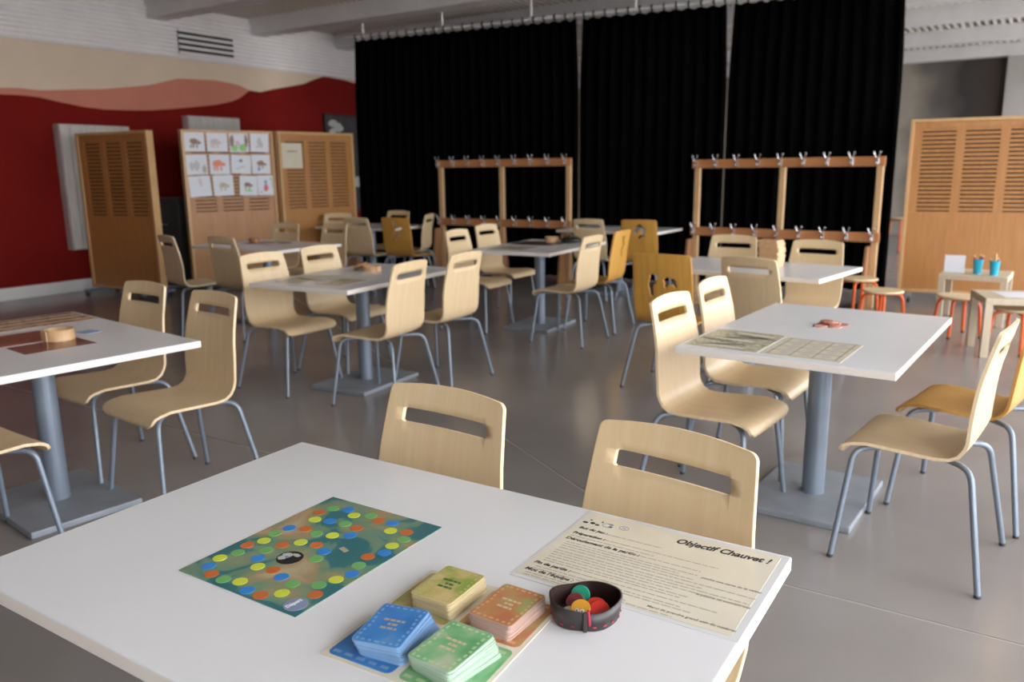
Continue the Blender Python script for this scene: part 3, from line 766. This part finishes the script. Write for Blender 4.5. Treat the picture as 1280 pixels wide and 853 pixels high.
def chair_proto(shell_me, edge):
    t = link('chair', None)
    link('shell', shell_me, t)
    for me, p in LEGS:
        lg = link('leg', me, t); link('foot_cap', FOOT, lg, (p[0], p[1], 0))
    link('seat_plate', PLATE, t)
    return t
PC = chair_proto(SHELL, 'ply_edge')
AMB = {}
used = [False]
def chair(x, y, ang, label, group=None, amber=None):
    rz = R(ang - 90)
    if amber:
        t = chair_proto(amber_shell(amber), 'amber_edge'); t.location = (x, y, 0); t.rotation_euler = (0, 0, rz)
        return tag(t, label, 'chair', group)
    if not used[0]:
        used[0] = True; PC.location = (x, y, 0); PC.rotation_euler = (0, 0, rz)
        return tag(PC, label, 'chair', group)
    return dup(PC, (x, y, 0), rz, label, group)
chair(0.165, 1.367, -131, 'pale beech chair behind the rules sheet on the game table', 'pale beech chairs')
chair(-0.308, 1.697, -126, 'pale beech chair behind the game board on the game table', 'pale beech chairs')
chair(0.869, 3.22, -37.2, 'pale beech chair at the picture chart, corner nearest the game table', 'pale beech chairs')
chair(1.172, 3.713, -35.4, 'pale beech chair at the picture chart table next to the amber herd chair', 'pale beech chairs')
chair(1.474, 2.797, 140.7, 'pale beech chair across from the picture chart, nearest the rules sheet', 'pale beech chairs')
chair(1.897, 3.236, 136.5, 'amber chair at the pink disc table beside a pale chair', 'amber chairs with animal cut-outs', 'goat')
chair(-1.504, 3.425, -128.6, 'pale beech chair at the red prints table, on the game table side', 'pale beech chairs')
chair(-1.972, 3.79, -125.5, 'pale beech chair at the red prints table, on the partition side', 'pale beech chairs')
chair(-2.032, 2.83, 55, 'pale beech chair across the red prints table with only its seat front showing', 'pale beech chairs')
chair(-0.820, 4.905, 153, 'pale beech chair at the cream strips table, back towards the game board', 'pale beech chairs')
chair(-0.505, 5.448, 148, 'pale beech chair at the cream strips table beside the dark mat table', 'pale beech chairs')
chair(-1.475, 5.282, -33.8, 'pale beech chair facing the spread cream strips, nearest the red prints table', 'pale beech chairs')
chair(-1.199, 5.779, -31.8, 'pale beech chair facing the cream strips beside the red mat table', 'pale beech chairs')
chair(0.458, 6.678, 148, 'pale beech chair at the dark mat table beside the amber stag chair', 'pale beech chairs')
chair(0.765, 7.215, 151.7, 'amber chair with stag cut-out at the dark mat table', 'amber chairs with animal cut-outs', 'stag')
chair(-0.281, 7.268, -30.4, 'pale beech chair facing the dark mat, nearer the cream strips table', 'pale beech chairs')
chair(-0.043, 7.95, -34, 'pale beech chair facing the dark mat, nearer the coat rack', 'pale beech chairs')
chair(1.59, 4.96, 45, 'shaded beech chair with its back to the picture chart table', 'pale beech chairs')
chair(1.08, 5.24, 56, 'amber chair with herd cut-out at the plank stack table', 'amber chairs with animal cut-outs', 'herd')
chair(1.64, 6.19, -122, 'pale beech chair facing the plank stack, nearer the bare table', 'pale beech chairs')
chair(2.08, 5.66, -128, 'pale beech chair facing the plank stack, nearer the orange stools', 'pale beech chairs')
chair(0.97, 9.0, 58, 'shaded beech chair at the bare table beside the amber curl chair', 'pale beech chairs')
chair(1.47, 8.74, 60, 'amber chair with curl cut-out at the bare table', 'amber chairs with animal cut-outs', 'curl')
chair(-2.88, 7.34, 44, 'shaded beech chair at the red mat table, nearer the wall cabinet', 'pale beech chairs')
chair(-2.35, 7.14, 56, 'shaded beech chair at the red mat table, backed onto the cream strips table', 'pale beech chairs')
chair(-2.53, 8.52, -118, 'beech chair across the red mat table, nearer the drawings partition', 'pale beech chairs')
chair(-1.99, 8.33, -126, 'beech chair across the red mat table, nearer the notice partition', 'pale beech chairs')
chair(-1.72, 9.85, 62, 'pale beech chair beside the amber leaping animal chair', 'pale beech chairs')
chair(-1.24, 9.75, 62, 'amber chair with leaping animal cut-out by the dark corner table', 'amber chairs with animal cut-outs', 'leaper')
chair(-2.3, 10.5, -95, 'pale beech chair in front of the notice partition', 'pale beech chairs')
chair(-1.66, 11.02, -118, 'pale beech chair behind the amber leaping animal chair', 'pale beech chairs')
chair(-1.26, 10.32, 168, 'beech chair seen edge on beside the wide curtain coat rack', 'pale beech chairs')
#ITEMS
# ------------------------------------------------------------------ on the game table
def sheet(k, x, y, w, h, rot, label, mat, cat='sheet', name='printed_sheet', z=0.0, group=None, thick=0.0012, edge=None):
    p = onT(k, x, y, z)
    t = thing(name, label, cat, p, aT(k) + R(rot), group)
    mb = MB(); mb.box((0, 0, thick / 2), (w, h, thick), mat); mb.build('sheet', t)
    return t
DISC = {}
def disc_mesh(r, mat, th=0.0006):
    key = (r, mat)
    if key not in DISC:
        mb = MB(); mb.lathe([(r, 0), (r, th)], mat, 24, smooth=False); DISC[key] = mb.mesh('space')
    return DISC[key]
BX, BY = -0.137, -0.012
t = thing('game_board', 'green game board printed with coloured circles on the nearest table', 'game board', onT('T1', BX, BY, 0), aT('T1'))
mb = MB(); mb.box((0, 0, 0.0006), (0.287, 0.371, 0.0012), 'board_map'); mb.build('sheet', t)
SP = """-0.254,-0.072,O -0.245,-0.101,G -0.256,-0.131,Y -0.248,-0.161,B -0.219,-0.177,O -0.186,-0.179,G -0.156,-0.169,Y -0.123,-0.182,B -0.090,-0.182,O -0.066,-0.159,Y -0.074,-0.129,G -0.108,-0.122,B -0.139,-0.113,O -0.172,-0.118,Y -0.196,-0.097,B -0.208,-0.068,G -0.199,-0.038,O -0.178,-0.013,Y -0.145,-0.006,O -0.114,-0.017,B -0.106,-0.045,G -0.242,-0.044,Y -0.249,-0.012,G -0.243,0.019,B -0.213,0.033,O -0.180,0.028,G -0.148,0.038,Y -0.120,0.056,B -0.131,0.085,O -0.164,0.088,G -0.198,0.082,B -0.229,0.072,Y -0.246,0.101,O -0.236,0.129,G -0.205,0.140,B -0.176,0.126,Y -0.145,0.142,G -0.116,0.132,O -0.086,0.138,B -0.067,0.110,Y -0.036,0.120,O -0.021,0.094,G -0.023,0.063,Y -0.017,0.035,B -0.032,0.008,O -0.024,-0.024,G -0.012,-0.053,B -0.022,-0.081,Y -0.033,-0.109,G -0.016,-0.134,O -0.020,-0.172,D -0.149,-0.066,M"""
CM_ = dict(O='space_orange', G='space_green', B='space_blue', Y='space_yellow')
for s in SP.split():
    x, y, c = s.split(','); x = float(x) - BX; y = float(y) - BY
    if c in CM_: link('space', disc_mesh(0.0125, CM_[c]), t, (x, y, 0.0012))
    elif c == 'D':
        o = link('start_disc', disc_mesh(0.0195, 'space_start'), t, (x, y, 0.0012))
        text_obj('Départ', 0.011, (-0.003, -0.015, 0.0008), R(84), o, 'print_white', offset=0.0004, sx=0.92)
    else:
        o = link('centre_disc', disc_mesh(0.024, 'disc_black'), t, (x, y, 0.0012))
        mb = MB()
        for q, (bx, by, a, b, m_) in enumerate(((-0.010, 0.004, 0.012, 0.010, 'disc_pale'), (-0.012, -0.008, 0.009, 0.008, 'disc_pale'), (0.004, 0.012, 0.010, 0.005, 'disc_pale'), (-0.006, -0.002, 0.005, 0.004, 'ink_blue'))):
            rr = random.Random(q); mb2 = MB()
            mb2.prism([(bx + a * (1 - .3 * rr.random()) * math.cos(2 * math.pi * i / 12), by + b * (1 - .3 * rr.random()) * math.sin(2 * math.pi * i / 12)) for i in range(12)], 0.0006, 0.0009 + q * 0.0001, m_)
            mb2.build('print', o)
text_shapes = [(-0.055, 0.012, 0.016, 0.009)]
mb = MB(); mb.bbox((-0.052 + 0.137 - 0.14, 0.0, 0.0013), (0.02, 0.010, 0.0006), 'ink_tan', 0.0002); mb.build('print', t, (0.10, 0.0, 0), R(-20))
# rules sheet
RX, RY = 0.411, 0.2365
t = thing('rules_sheet', 'laminated cream rules sheet with black brush lettering at the table corner', 'sheet', onT('T1', RX, RY, 0), aT('T1'))
mb = MB(); mb.box((0, 0, 0.0004), (0.390, 0.300, 0.0008), 'laminate_film'); mb.build('lamination', t)
mb = MB(); mb.box((-0.004, 0.001, 0.0007), (0.372, 0.283, 0.0012), 'laminated_cream'); mb.build('sheet', t)
def rl(x, y): return (x - RX, y - RY, 0.00135)
o = text_obj('Objectif Chauvet !', 0.0268, rl(0.412, 0.340), R(1.6), t, 'ink', offset=0.0009, shear=0.3, ext=0.00005, sx=0.84)
for s, x, y, z in (('But du jeu :', 0.233, 0.305, 0.0125), ('Préparation :', 0.233, 0.280, 0.0125), ('Déroulement de la partie :', 0.232, 0.254, 0.0135), ('Fin de partie :', 0.230, 0.143, 0.0125), ("Mot de l'équipe :", 0.228, 0.115, 0.0135)):
    text_obj(s, z, rl(x, y), R(0.5), t, 'ink', offset=0.0005, shear=0.2, ext=0.00005)
LW = {}
def line(x0, x1, y, mat='ink_fine', h=0.0021, gap=0.0025, bold=False):
    mb = MB(); rr = random.Random(int(y * 10000)); x = x0
    while x < x1:
        w = min(rr.uniform(0.006, 0.020), x1 - x)
        mb.box((x + w / 2 - RX, y - RY, 0.00136), (w, h, 0.0001), mat); x += w + gap
    o = mb.build('print_line', t); o['kind'] = 'stuff'
for x0, x1, y in ((0.285, 0.401, 0.3065), (0.295, 0.512, 0.2835), (0.235, 0.40, 0.2705), (0.35, 0.49, 0.2585), (0.24, 0.49, 0.243), (0.24, 0.46, 0.2345), (0.24, 0.49, 0.226), (0.24, 0.595, 0.2165), (0.24, 0.51, 0.205), (0.24, 0.59, 0.196), (0.24, 0.595, 0.187), (0.24, 0.47, 0.178), (0.24, 0.50, 0.168), (0.24, 0.49, 0.160), (0.24, 0.50, 0.134), (0.30, 0.555, 0.147), (0.24, 0.52, 0.126), (0.235, 0.42, 0.1075), (0.235, 0.50, 0.1005)):
    line(x0, x1, y)
text_obj('pioche une carte de ta valeur', 0.0085, rl(0.497, 0.238), R(0.3), t, 'ink_grey', offset=0.0002, shear=0.15, ext=0.00005)
text_obj('la pioche ne convient pas', 0.0085, rl(0.508, 0.183), R(0.3), t, 'ink_grey', offset=0.0002, shear=0.15, ext=0.00005)
text_obj('Merci de prendre grand soin du matériel', 0.0085, rl(0.455, 0.1085), R(0.3), t, 'ink', offset=0.0001, shear=0.15, ext=0.00005)
mb = MB()
for x, y, w, h in ((0.233, 0.334, 0.012, 0.008), (0.247, 0.337, 0.010, 0.010), (0.258, 0.334, 0.010, 0.007), (0.239, 0.348, 0.006, 0.004), (0.262, 0.350, 0.004, 0.006), (0.281, 0.348, 0.012, 0.004), (0.284, 0.338, 0.008, 0.008)):
    mb.prism([(x - RX + w / 2 * math.cos(a), y - RY + h / 2 * math.sin(a)) for a in [2 * math.pi * q / 8 for q in range(8)]], 0.0013, 0.0014, 'ink')
mb.build('pictograms', t)['kind'] = 'stuff'
for x, y in ((0.276, 0.341), (0.309, 0.346)):
    mb = MB(); ring = [(x - RX + 0.0095 * math.cos(a), y - RY + 0.0075 * math.sin(a), 0.0014) for a in [2 * math.pi * q / 16 for q in range(17)]]
    mb.tube(ring, 0.0005, 'ink_blue', 4, False); mb.build('pictogram_ring', t)
text_obj('7+', 0.009, rl(0.3045, 0.3425), 0, t, 'ink_blue', offset=0.0003, ext=0.00005)
# card mat with four coloured quarters
MX, MY = 0.226, -0.102
t = thing('card_mat', 'cream card mat with four coloured quarters under the decks', 'mat', onT('T1', MX, MY, 0), aT('T1') + R(3))
mb = MB(); mb.prism(rounded(0.250, 0.280, 0.008), 0, 0.001, 'laminated_cream'); mb.build('sheet', t)
for x, y, m_, nm in ((-0.062, -0.068, 'card_blue', 'blue'), (-0.062, 0.068, 'card_yellow', 'yellow'), (0.062, 0.068, 'card_red', 'red'), (0.062, -0.068, 'card_green', 'green')):
    mb = MB(); mb.prism(rounded(0.112, 0.128, 0.010), 0.001, 0.0014, m_); q = mb.build('quarter', t, (x, y, 0))
    for s in (-1, 1):
        for i in range(5):
            mb = MB(); mb.box((-0.044 + i * 0.021, s * 0.054, 0.00155), (0.013, 0.006, 0.0003), 'mark_' + nm); pr = mb.build('print', q); 
def deck(x, y, rot, n, mat, edge, colour, fan, ink):
    mark = 'mark_' + colour
    cw, ch, th = 0.076, 0.104, 0.0016
    mb = MB(); mb.prism(rounded(cw, ch, 0.007, 3), 0, th, edge); body = mb.mesh('card')
    rr = random.Random(n + len(colour))
    for i in range(n):
        f = i / (n - 1)
        px = x + rr.uniform(-0.0012, 0.0012) + fan[0] * f; py = y + rr.uniform(-0.0012, 0.0012) + fan[1] * f
        a = aT('T1') + R(rot + rr.uniform(-1.2, 1.2) + fan[2] * f)
        p = onT('T1', px, py, 0.0016 + i * (th + 0.0001))
        if i < n - 1:
            o = link('card', body, None, p, a); tag(o, 'plain edged card inside the %s deck below its top card' % colour, 'card', 'cards in the %s deck' % colour)
        else:
            o = thing('card', 'printed top card of the %s deck on the card mat' % colour, 'card', p, a, 'cards in the %s deck' % colour)
            mb = MB(); mb.prism(rounded(cw, ch, 0.007, 3), 0, th, edge); mb.build('body', o)
            mb = MB(); mb.prism(rounded(cw - 0.003, ch - 0.003, 0.006, 3), th, th + 0.0003, mat); mb.build('face', o)
            for j, w in enumerate((0.034, 0.012, 0.026)):
                mb = MB(); xx = -w / 2; r2 = random.Random(j)
                while xx < w / 2:
                    ww = r2.uniform(0.004, 0.009); mb.box((xx + ww / 2, 0.011 - j * 0.0105, th + 0.00035), (ww, 0.005, 0.0002), ink); xx += ww + 0.002
                k_ = mb.build('print_line', o); k_['kind'] = 'stuff'
            mb = MB()
            for s in (-1, 1):
                for q in range(9):
                    mb.box((s * 0.031 + 0.0015 * math.sin(q * 5), -0.044 + q * 0.011, th + 0.00035), (0.004, 0.006 + 0.002 * math.sin(q * 3), 0.0002), mark)
                for q in range(5): mb.box((-0.022 + q * 0.011, s * 0.045, th + 0.00035), (0.006 + 0.002 * math.sin(q * 4), 0.004, 0.0002), mark)
            k_ = mb.build('border_marks', o); k_['kind'] = 'stuff'
deck(0.188, -0.165, 8, 14, 'card_blue', 'card_edge_blue', 'blue', (-0.012, -0.003, 5), 'ink_tan')
deck(0.180, -0.033, 0, 14, 'card_yellow', 'card_edge_cream', 'yellow', (-0.003, 0.002, 2), 'ink_green')
deck(0.289, -0.032, -2, 13, 'card_red', 'card_edge_rose', 'red', (-0.002, 0.002, 2), 'card_edge_cream')
deck(0.289, -0.163, -10, 15, 'card_green', 'card_edge_green', 'green', (-0.006, -0.003, 9), 'card_edge_cream')
# stitched dish with tokens
DXc, DYc = 0.385, 0.036
t = thing('felt_dish', 'dark brown stitched felt dish holding tokens beside the red deck', 'dish', onT('T1', DXc, DYc, 0), aT('T1') + R(35))
def dish_r(a): return 0.052 + 0.004 * math.cos(2 * a) + 0.0015 * math.cos(5 * a)
n = 36
def ringpts(k, z): return [(dish_r(2 * math.pi * i / n) * k * math.cos(2 * math.pi * i / n), dish_r(2 * math.pi * i / n) * k * math.sin(2 * math.pi * i / n), z + (0.003 * math.sin(4 * math.pi * i / n + 1) if z > 0.02 else 0)) for i in range(n)]
R_ = [ringpts(0.90, 0.0), ringpts(0.95, 0.012), ringpts(1.0, 0.034), ringpts(0.955, 0.034), ringpts(0.90, 0.012), ringpts(0.86, 0.003)]
vs_ = [p for r_ in R_ for p in r_]
def ringf(i): return [(i * n + k, i * n + (k + 1) % n, (i + 1) * n + (k + 1) % n, (i + 1) * n + k) for k in range(n)]
mb = MB(); mb.add(vs_, ringf(0) + ringf(1) + ringf(2), 'dish_felt', True); mb.add(vs_, ringf(3) + ringf(4), 'dish_inside', True); mb.build('wall', t)
mb = MB(); mb.prism([(p[0] * 0.97, p[1] * 0.97) for p in R_[5]], 0.0003, 0.003, 'dish_inside'); mb.build('bottom', t)
for i in range(18):
    a = 2 * math.pi * i / 18; r_ = dish_r(a) * 0.955
    mb = MB(); d = 0.055
    mb.tube([(r_ * math.cos(a - d), r_ * math.sin(a - d), 0.008), (dish_r(a) * 0.965 * math.cos(a), dish_r(a) * 0.965 * math.sin(a), 0.0085), (r_ * math.cos(a + d), r_ * math.sin(a + d), 0.008)], 0.0011, 'thread', 5); mb.build('stitch', t)
a = R(-92); r_ = dish_r(a)
mb = MB(); mb.tube([(r_ * 1.0 * math.cos(a), r_ * 1.0 * math.sin(a), 0.037), (r_ * 0.995 * math.cos(a + 0.03), r_ * 0.995 * math.sin(a + 0.03), 0.026), (r_ * 0.97 * math.cos(a + 0.05), r_ * 0.97 * math.sin(a + 0.05), 0.012)], 0.0022, 'thread', 6); mb.build('knot', t)
mb = MB(); mb.bbox((0, 0, 0), (0.006, 0.004, 0.032), 'dish_felt', 0.001); q = mb.build('seam_flap', t, (r_ * 1.0 * math.cos(a - 0.09), r_ * 1.0 * math.sin(a - 0.09), 0.018), a + R(90))
def token(x, y, z, r, mat, tilt, az, label, group=None, dots=False):
    o = link('token', None, None, onT('T1', DXc + x, DYc + y, z)); tag(o, label, 'token', group)
    o.rotation_euler = (R(tilt), 0, aT('T1') + R(az))
    mb = MB(); mb.lathe([(r * 0.94, -0.002), (r, -0.0012), (r, 0.0012), (r * 0.94, 0.002)], mat, 24); mb.build('disc', o)
    if dots:
        for dx in (-0.004, 0.004):
            mb = MB(); mb.lathe([(0.0035, 0.002), (0.0035, 0.0026)], 'print_white', 12, c=(dx, -0.006, 0)); p = mb.build('dot', o)
            mb = MB(); mb.lathe([(0.0014, 0.0026), (0.0014, 0.003)], 'ink', 8, c=(dx, -0.006, 0)); mb.build('pupil', p)
token(-0.018, 0.020, 0.020, 0.0155, 'token_green', 58, 10, 'round green wooden token leaning in the dish')
token(-0.016, 0.000, 0.018, 0.0150, 'token_brown', 50, 10, 'dark red brown token between the green and yellow tokens')
token(0.000, -0.014, 0.020, 0.0150, 'token_yellow', 28, 12, 'yellow token with two white dots in the dish', None, True)
token(-0.016, -0.018, 0.010, 0.0130, 'token_cream', 12, 20, 'pale cream token under the yellow token')
token(0.014, 0.012, 0.015, 0.0160, 'token_red', 22, 40, 'red token lying under another red token')
token(0.025, 0.000, 0.018, 0.0155, 'token_red', 30, 25, 'bright red token lying on top of the other red token')
# ------------------------------------------------------------------ on the other tables
t = sheet('T2', -0.375, 0.235, 0.36, 0.285, 0, 'olive picture chart sheet with branching drawings near the table corner', 'print_olive')
for k in range(7):
    mb = MB(); mb.box((-0.14 + 0.045 * k, 0.0 + 0.05 * math.sin(k), 0.0014), (0.022, 0.16, 0.0004), 'ink_grey' if k % 3 else 'paper_cream'); mb.build('print', t, None, R(18 * math.sin(k * 2)))
t = sheet('T2', -0.385, -0.062, 0.34, 0.285, 0, 'cream picture chart sheet ruled into small cells', 'paper_cream')
for i in range(5):
    mb = MB(); mb.box((-0.15 + 0.075 * i, 0, 0.0014), (0.003, 0.26, 0.0004), 'ink_grey'); mb.build('grid_line', t)
for i in range(4):
    mb = MB(); mb.box((0, -0.12 + 0.08 * i, 0.0014), (0.31, 0.003, 0.0004), 'ink_grey'); mb.build('grid_line', t)
    for j in range(4):
        mb = MB(); blob_y = 0
        mb.prism([(-0.112 + 0.075 * j + 0.015 * math.cos(a), -0.08 + 0.075 * i + 0.02 * math.sin(a)) for a in [2 * math.pi * q / 7 for q in range(7)]][:7], 0.0012, 0.0015, 'ink_pale')
        if i < 3: mb.build('print', t)
rr = random.Random(4)
mb = MB(); mb.lathe([(0.026, 0), (0.028, 0.001), (0.028, 0.004), (0.026, 0.005)], 'pink_disc', 20); PD = mb.mesh('wooden_disc')
mb = MB(); mb.lathe([(0.026, 0), (0.028, 0.001), (0.028, 0.004), (0.026, 0.005)], 'rose_disc', 20); PD2 = mb.mesh('wooden_disc')
spots = [(-0.04, -0.02, 0), (0.02, -0.035, 0), (0.05, 0.02, 0), (-0.01, 0.035, 0), (-0.055, 0.035, 0), (-0.02, -0.01, 1), (0.025, 0.0, 1), (0.0, 0.03, 1), (0.0, 0.008, 2), (-0.015, 0.02, 3)]
for i, (x, y, lv) in enumerate(spots):
    o = link('wooden_disc', (PD, PD2)[i % 2], None, onT('T2', 0.14 + x, 0.0 + y, lv * 0.0052), rr.uniform(0, 6)); tag(o, 'small %s wooden disc in the pile on the picture chart table' % ('pink', 'reddish')[i % 2], 'disc', '%s wooden discs' % ('pink', 'reddish')[i % 2])
t = sheet('T3', -0.44, 0.16, 0.30, 0.44, 0, 'pale brown plank patterned print at the table end', 'print_sepia')
for i in range(3):
    mb = MB(); mb.box((-0.09 + i * 0.085, 0, 0.0014), (0.012, 0.43, 0.0004), 'card_edge_cream'); mb.build('print', t)
sheet('T3', -0.06, -0.15, 0.26, 0.46, 0, 'rust orange cave painting print beside the round box', 'print_rust')
sheet('T3', 0.20, -0.02, 0.19, 0.27, 0, 'maroon cave painting print under the round wooden box', 'print_maroon')
sheet('T3', 0.02, 0.20, 0.08, 0.07, 10, 'small pale blue card behind the round wooden box', 'card_edge_blue')
def round_box(k, x, y, z, r, h, label, mat='box_wood', lid=None):
    t = thing('round_box', label, 'box', onT(k, x, y, z), aT(k))
    th = 0.005
    mb = MB(); mb.lathe([(r, 0), (r, h), (r - th, h), (r - th, th)], mat, 32); mb.build('wall', t)
    mb = MB(); mb.lathe([(r - th, 0.0005), (r - th, th)], mat, 32); mb.build('bottom', t)
    mb = MB(); mb.bbox((0, -r - 0.001, h / 2), (0.05, 0.004, h * 0.96), mat, 0.001); mb.build('overlap_strip', t)
    return t
round_box('T3', 0.10, 0.05, 0.0013, 0.058, 0.045, 'round open wooden box standing on the red prints')
for i, (x, y, w, h, rot, m_) in enumerate(((-0.33, 0.20, 0.30, 0.22, 0, 'print_olive'), (-0.33, -0.12, 0.28, 0.2, 0, 'print_olive'))):
    sheet('T4', x, y, w, h, rot, ('translucent olive sheet on the cream strips table, on the chair side', 'olive sheet on the cream strips table, on the aisle side')[i], m_)
for i, (x, y, w, h, rot) in enumerate(((-0.20, 0.24, 0.09, 0.26, 10), (-0.12, 0.10, 0.06, 0.3, 35), (-0.24, 0.05, 0.07, 0.28, 20), (-0.30, 0.16, 0.06, 0.22, -8))):
    sheet('T4', x, y, w, h, rot, ('wide cream paper strip nearest the shallow round box', 'cream paper strip lying most askew across the olive sheets', 'narrow cream paper strip lying over the wide one', 'short cream paper strip tilted towards the chairs')[i], 'paper_cream', 'paper', 'paper_strip', 0.0014 + 0.0014 * i, 'loose cream paper strips')
round_box('T4', 0.20, 0.07, 0, 0.062, 0.035, 'shallow round wooden box on the cream strips table', 'box_wood')
o = tag(link('box_lid', None, None, onT('T4', 0.20, 0.164, 0.0297)), 'dark round lid leaning on the shallow wooden box', 'lid')
o.rotation_euler = (R(-25), 0, aT('T4'))
mb = MB(); mb.lathe([(0.05, -0.008), (0.052, -0.006), (0.052, 0.006), (0.05, 0.008)], 'rack_side', 28); mb.build('rim', o)
mb = MB(); mb.lathe([(0.049, 0.008), (0.049, 0.0095)], 'box_wood', 28); mb.build('top_panel', o)
sheet('T5', -0.30, 0.12, 0.34, 0.36, 0, 'olive sheet on the dark mat table', 'print_olive')
sheet('T5', 0.20, 0.12, 0.36, 0.46, 0, 'dark brown mat on the table before the coat rack', 'print_dark', 'mat', 'dark_mat')
round_box('T5', 0.36, 0.06, 0.0013, 0.06, 0.05, 'small round wooden box on the dark mat', 'box_wood')
t = thing('cloth_pouch', 'dark cloth pouch slumped beside the box on the dark mat', 'pouch', onT('T5', 0.40, -0.13, 0.0013), aT('T5'))
mb = MB(); mb.lathe([(0.06, 0.0), (0.095, 0.012), (0.09, 0.035), (0.05, 0.055), (0.03, 0.06), (0.038, 0.07), (0.0, 0.066)], 'disc_black', 18, sx=1.2); mb.build('body', t)
mb = MB(); mb.tube([(0.037 * math.cos(a), 0.031 * math.sin(a), 0.06) for a in [2 * math.pi * q / 14 for q in range(15)]], 0.004, 'rack_side', 6, False); mb.build('cord', t)
# stack of wooden plates
rr = random.Random(9)
mb = MB(); mb.prism(rounded(0.15, 0.10, 0.006, 3), 0, 0.0165, 'box_wood'); PL = mb.mesh('wooden_plate')
for i in range(11):
    b = 0.010 * math.sin(i / 10 * math.pi)
    o = link('wooden_plate', PL, None, onT('T6', 0.085 + b + rr.uniform(-0.004, 0.004), 0.09 + rr.uniform(-0.004, 0.004), i * 0.0166), aT('T6') + R(rr.uniform(-2, 2) - 6)); tag(o, 'thin wooden plate in the stack on the table' if i < 10 else 'topmost wooden plate of the stack on the table', 'plate', 'stacked wooden plates')
sheet('T8', -0.12, 0.12, 0.42, 0.30, 0, 'red brown mat on the table before the drawings', 'print_maroon', 'mat', 'table_mat')
round_box('T8', -0.36, 0.16, 0, 0.05, 0.04, 'dark round box beside the red mat', 'rack_side')

# ------------------------------------------------------------------ play corner
def low_table(x, y, ang, w, d, h, label):
    t = thing('low_table', label, 'table', (x, y, 0), R(ang))          # origin at its front left corner
    mb = MB(); mb.bbox((w / 2, d / 2, h - 0.025), (w, d, 0.05), 'birch', 0.003); mb.build('table_top', t)
    for a in (0.027, w - 0.027):
        for b in (0.027, d - 0.027):
            mb = MB(); mb.bbox((a, b, (h - 0.05) / 2), (0.052, 0.052, h - 0.051), 'birch', 0.002); mb.build('leg', t)
low_table(3.87, 7.24, -36, 0.54, 0.52, 0.45, 'low birch table with two cyan cups before the tan partition')
low_table(3.485, 5.835, -17, 0.56, 0.46, 0.45, 'low birch table with a white paper and a stool under it')
def stool(x, y, h, rot, label):
    t = thing('stool', label, 'stool', (x, y, 0), R(rot), 'orange legged stools')
    mb = MB(); mb.lathe([(0.15, h - 0.022), (0.165, h - 0.018), (0.165, h - 0.006), (0.158, h)], 'beech_ply', 32); mb.build('seat', t)
    for k in range(4):
        a = R(45 + 90 * k); c, s = math.cos(a), math.sin(a)
        mb = MB(); mb.tube(smooth_path([(0.02 * c, 0.02 * s, h - 0.036), (0.155 * c, 0.155 * s, h - 0.034), (0.185 * c, 0.185 * s, 0.008)], 6, 0.06), 0.0135, 'orange_paint', 8); lg = mb.build('leg', t)
        mb = MB(); mb.lathe([(0.0145, 0), (0.0145, 0.016)], 'rubber', 10, c=(0.185 * c, 0.185 * s, 0)); mb.build('foot_cap', lg)
stool(3.22, 7.40, 0.40, 10, 'orange legged stool at the end of the plank stack table')
stool(3.22, 6.90, 0.36, 25, 'orange legged stool between the plank stack table and the coat rack')
stool(3.74, 6.64, 0.345, 0, 'orange legged stool in front of the cyan cups table')
stool(3.84, 6.02, 0.345, 30, 'orange legged stool pushed under the low table with white paper')
stool(6.5, 13.5, 0.56, 20, 'tall orange legged stool far beyond the curtain edge')
def on_low(x, y, z, ox, oy, ang):
    a = R(ang); return (ox + x * math.cos(a) - y * math.sin(a), oy + x * math.sin(a) + y * math.cos(a), z)
t = thing('card_holder', 'white upright card holder beside the cyan cups', 'holder', on_low(0.10, 0.16, 0.45, 3.87, 7.24, -36), R(-30))
mb = MB(); mb.bbox((0, 0, 0.078), (0.165, 0.006, 0.156), 'paper_white', 0.001); mb.build('panel', t)
mb = MB(); mb.bbox((0, 0.03, 0.003), (0.165, 0.07, 0.006), 'paper_white', 0.001); mb.build('foot', t)
def cup(x, y, label, pens):
    t = thing('pencil_cup', label, 'cup', on_low(x, y, 0.45, 3.87, 7.24, -36))
    mb = MB(); mb.lathe([(0.031, 0), (0.041, 0.125), (0.043, 0.128), (0.038, 0.125), (0.028, 0.004)], 'cyan_plastic', 22); mb.build('wall', t)
    for k, (m_, dx, dy, h) in enumerate(pens):
        p = link('pencil', None, None, t.location + Vector((dx * 0.4, dy * 0.4, 0.006))); tag(p, '%s pencil standing in the %s' % ({'pencil_red': 'red', 'pencil_dark': 'dark', 'pencil_tan': 'tan'}[m_], label), 'pencil', 'pencils in the %s' % label)
        mb = MB(); mb.tube([(0, 0, 0), (dx, dy, h - 0.02)], 0.008, m_, 6); mb.build('barrel', p)
        mb = MB(); mb.tube([(dx, dy, h - 0.02), (dx * 1.1, dy * 1.1, h)], 0.008, 'pencil_tan', 6, r1=0.001); mb.build('tip', p)
cup(0.285, 0.16, 'cyan cup beside the card holder', (('pencil_red', -0.025, 0, 0.165), ('pencil_dark', 0.02, 0.01, 0.17), ('pencil_red', 0.024, -0.012, 0.165), ('pencil_dark', -0.015, 0.018, 0.16)))
cup(0.42, 0.10, 'cyan cup holding the tan pencil', (('pencil_tan', 0.004, 0, 0.19), ('pencil_dark', 0.024, 0.01, 0.15), ('pencil_red', -0.018, 0.015, 0.145)))
t = thing('paper_sheet', 'white drawing paper lying on the low table', 'paper', on_low(0.32, 0.23, 0.45, 3.485, 5.835, -17), R(-12))
mb = MB(); mb.box((0, 0, 0.001), (0.38, 0.27, 0.002), 'paper_white'); mb.build('sheet', t)
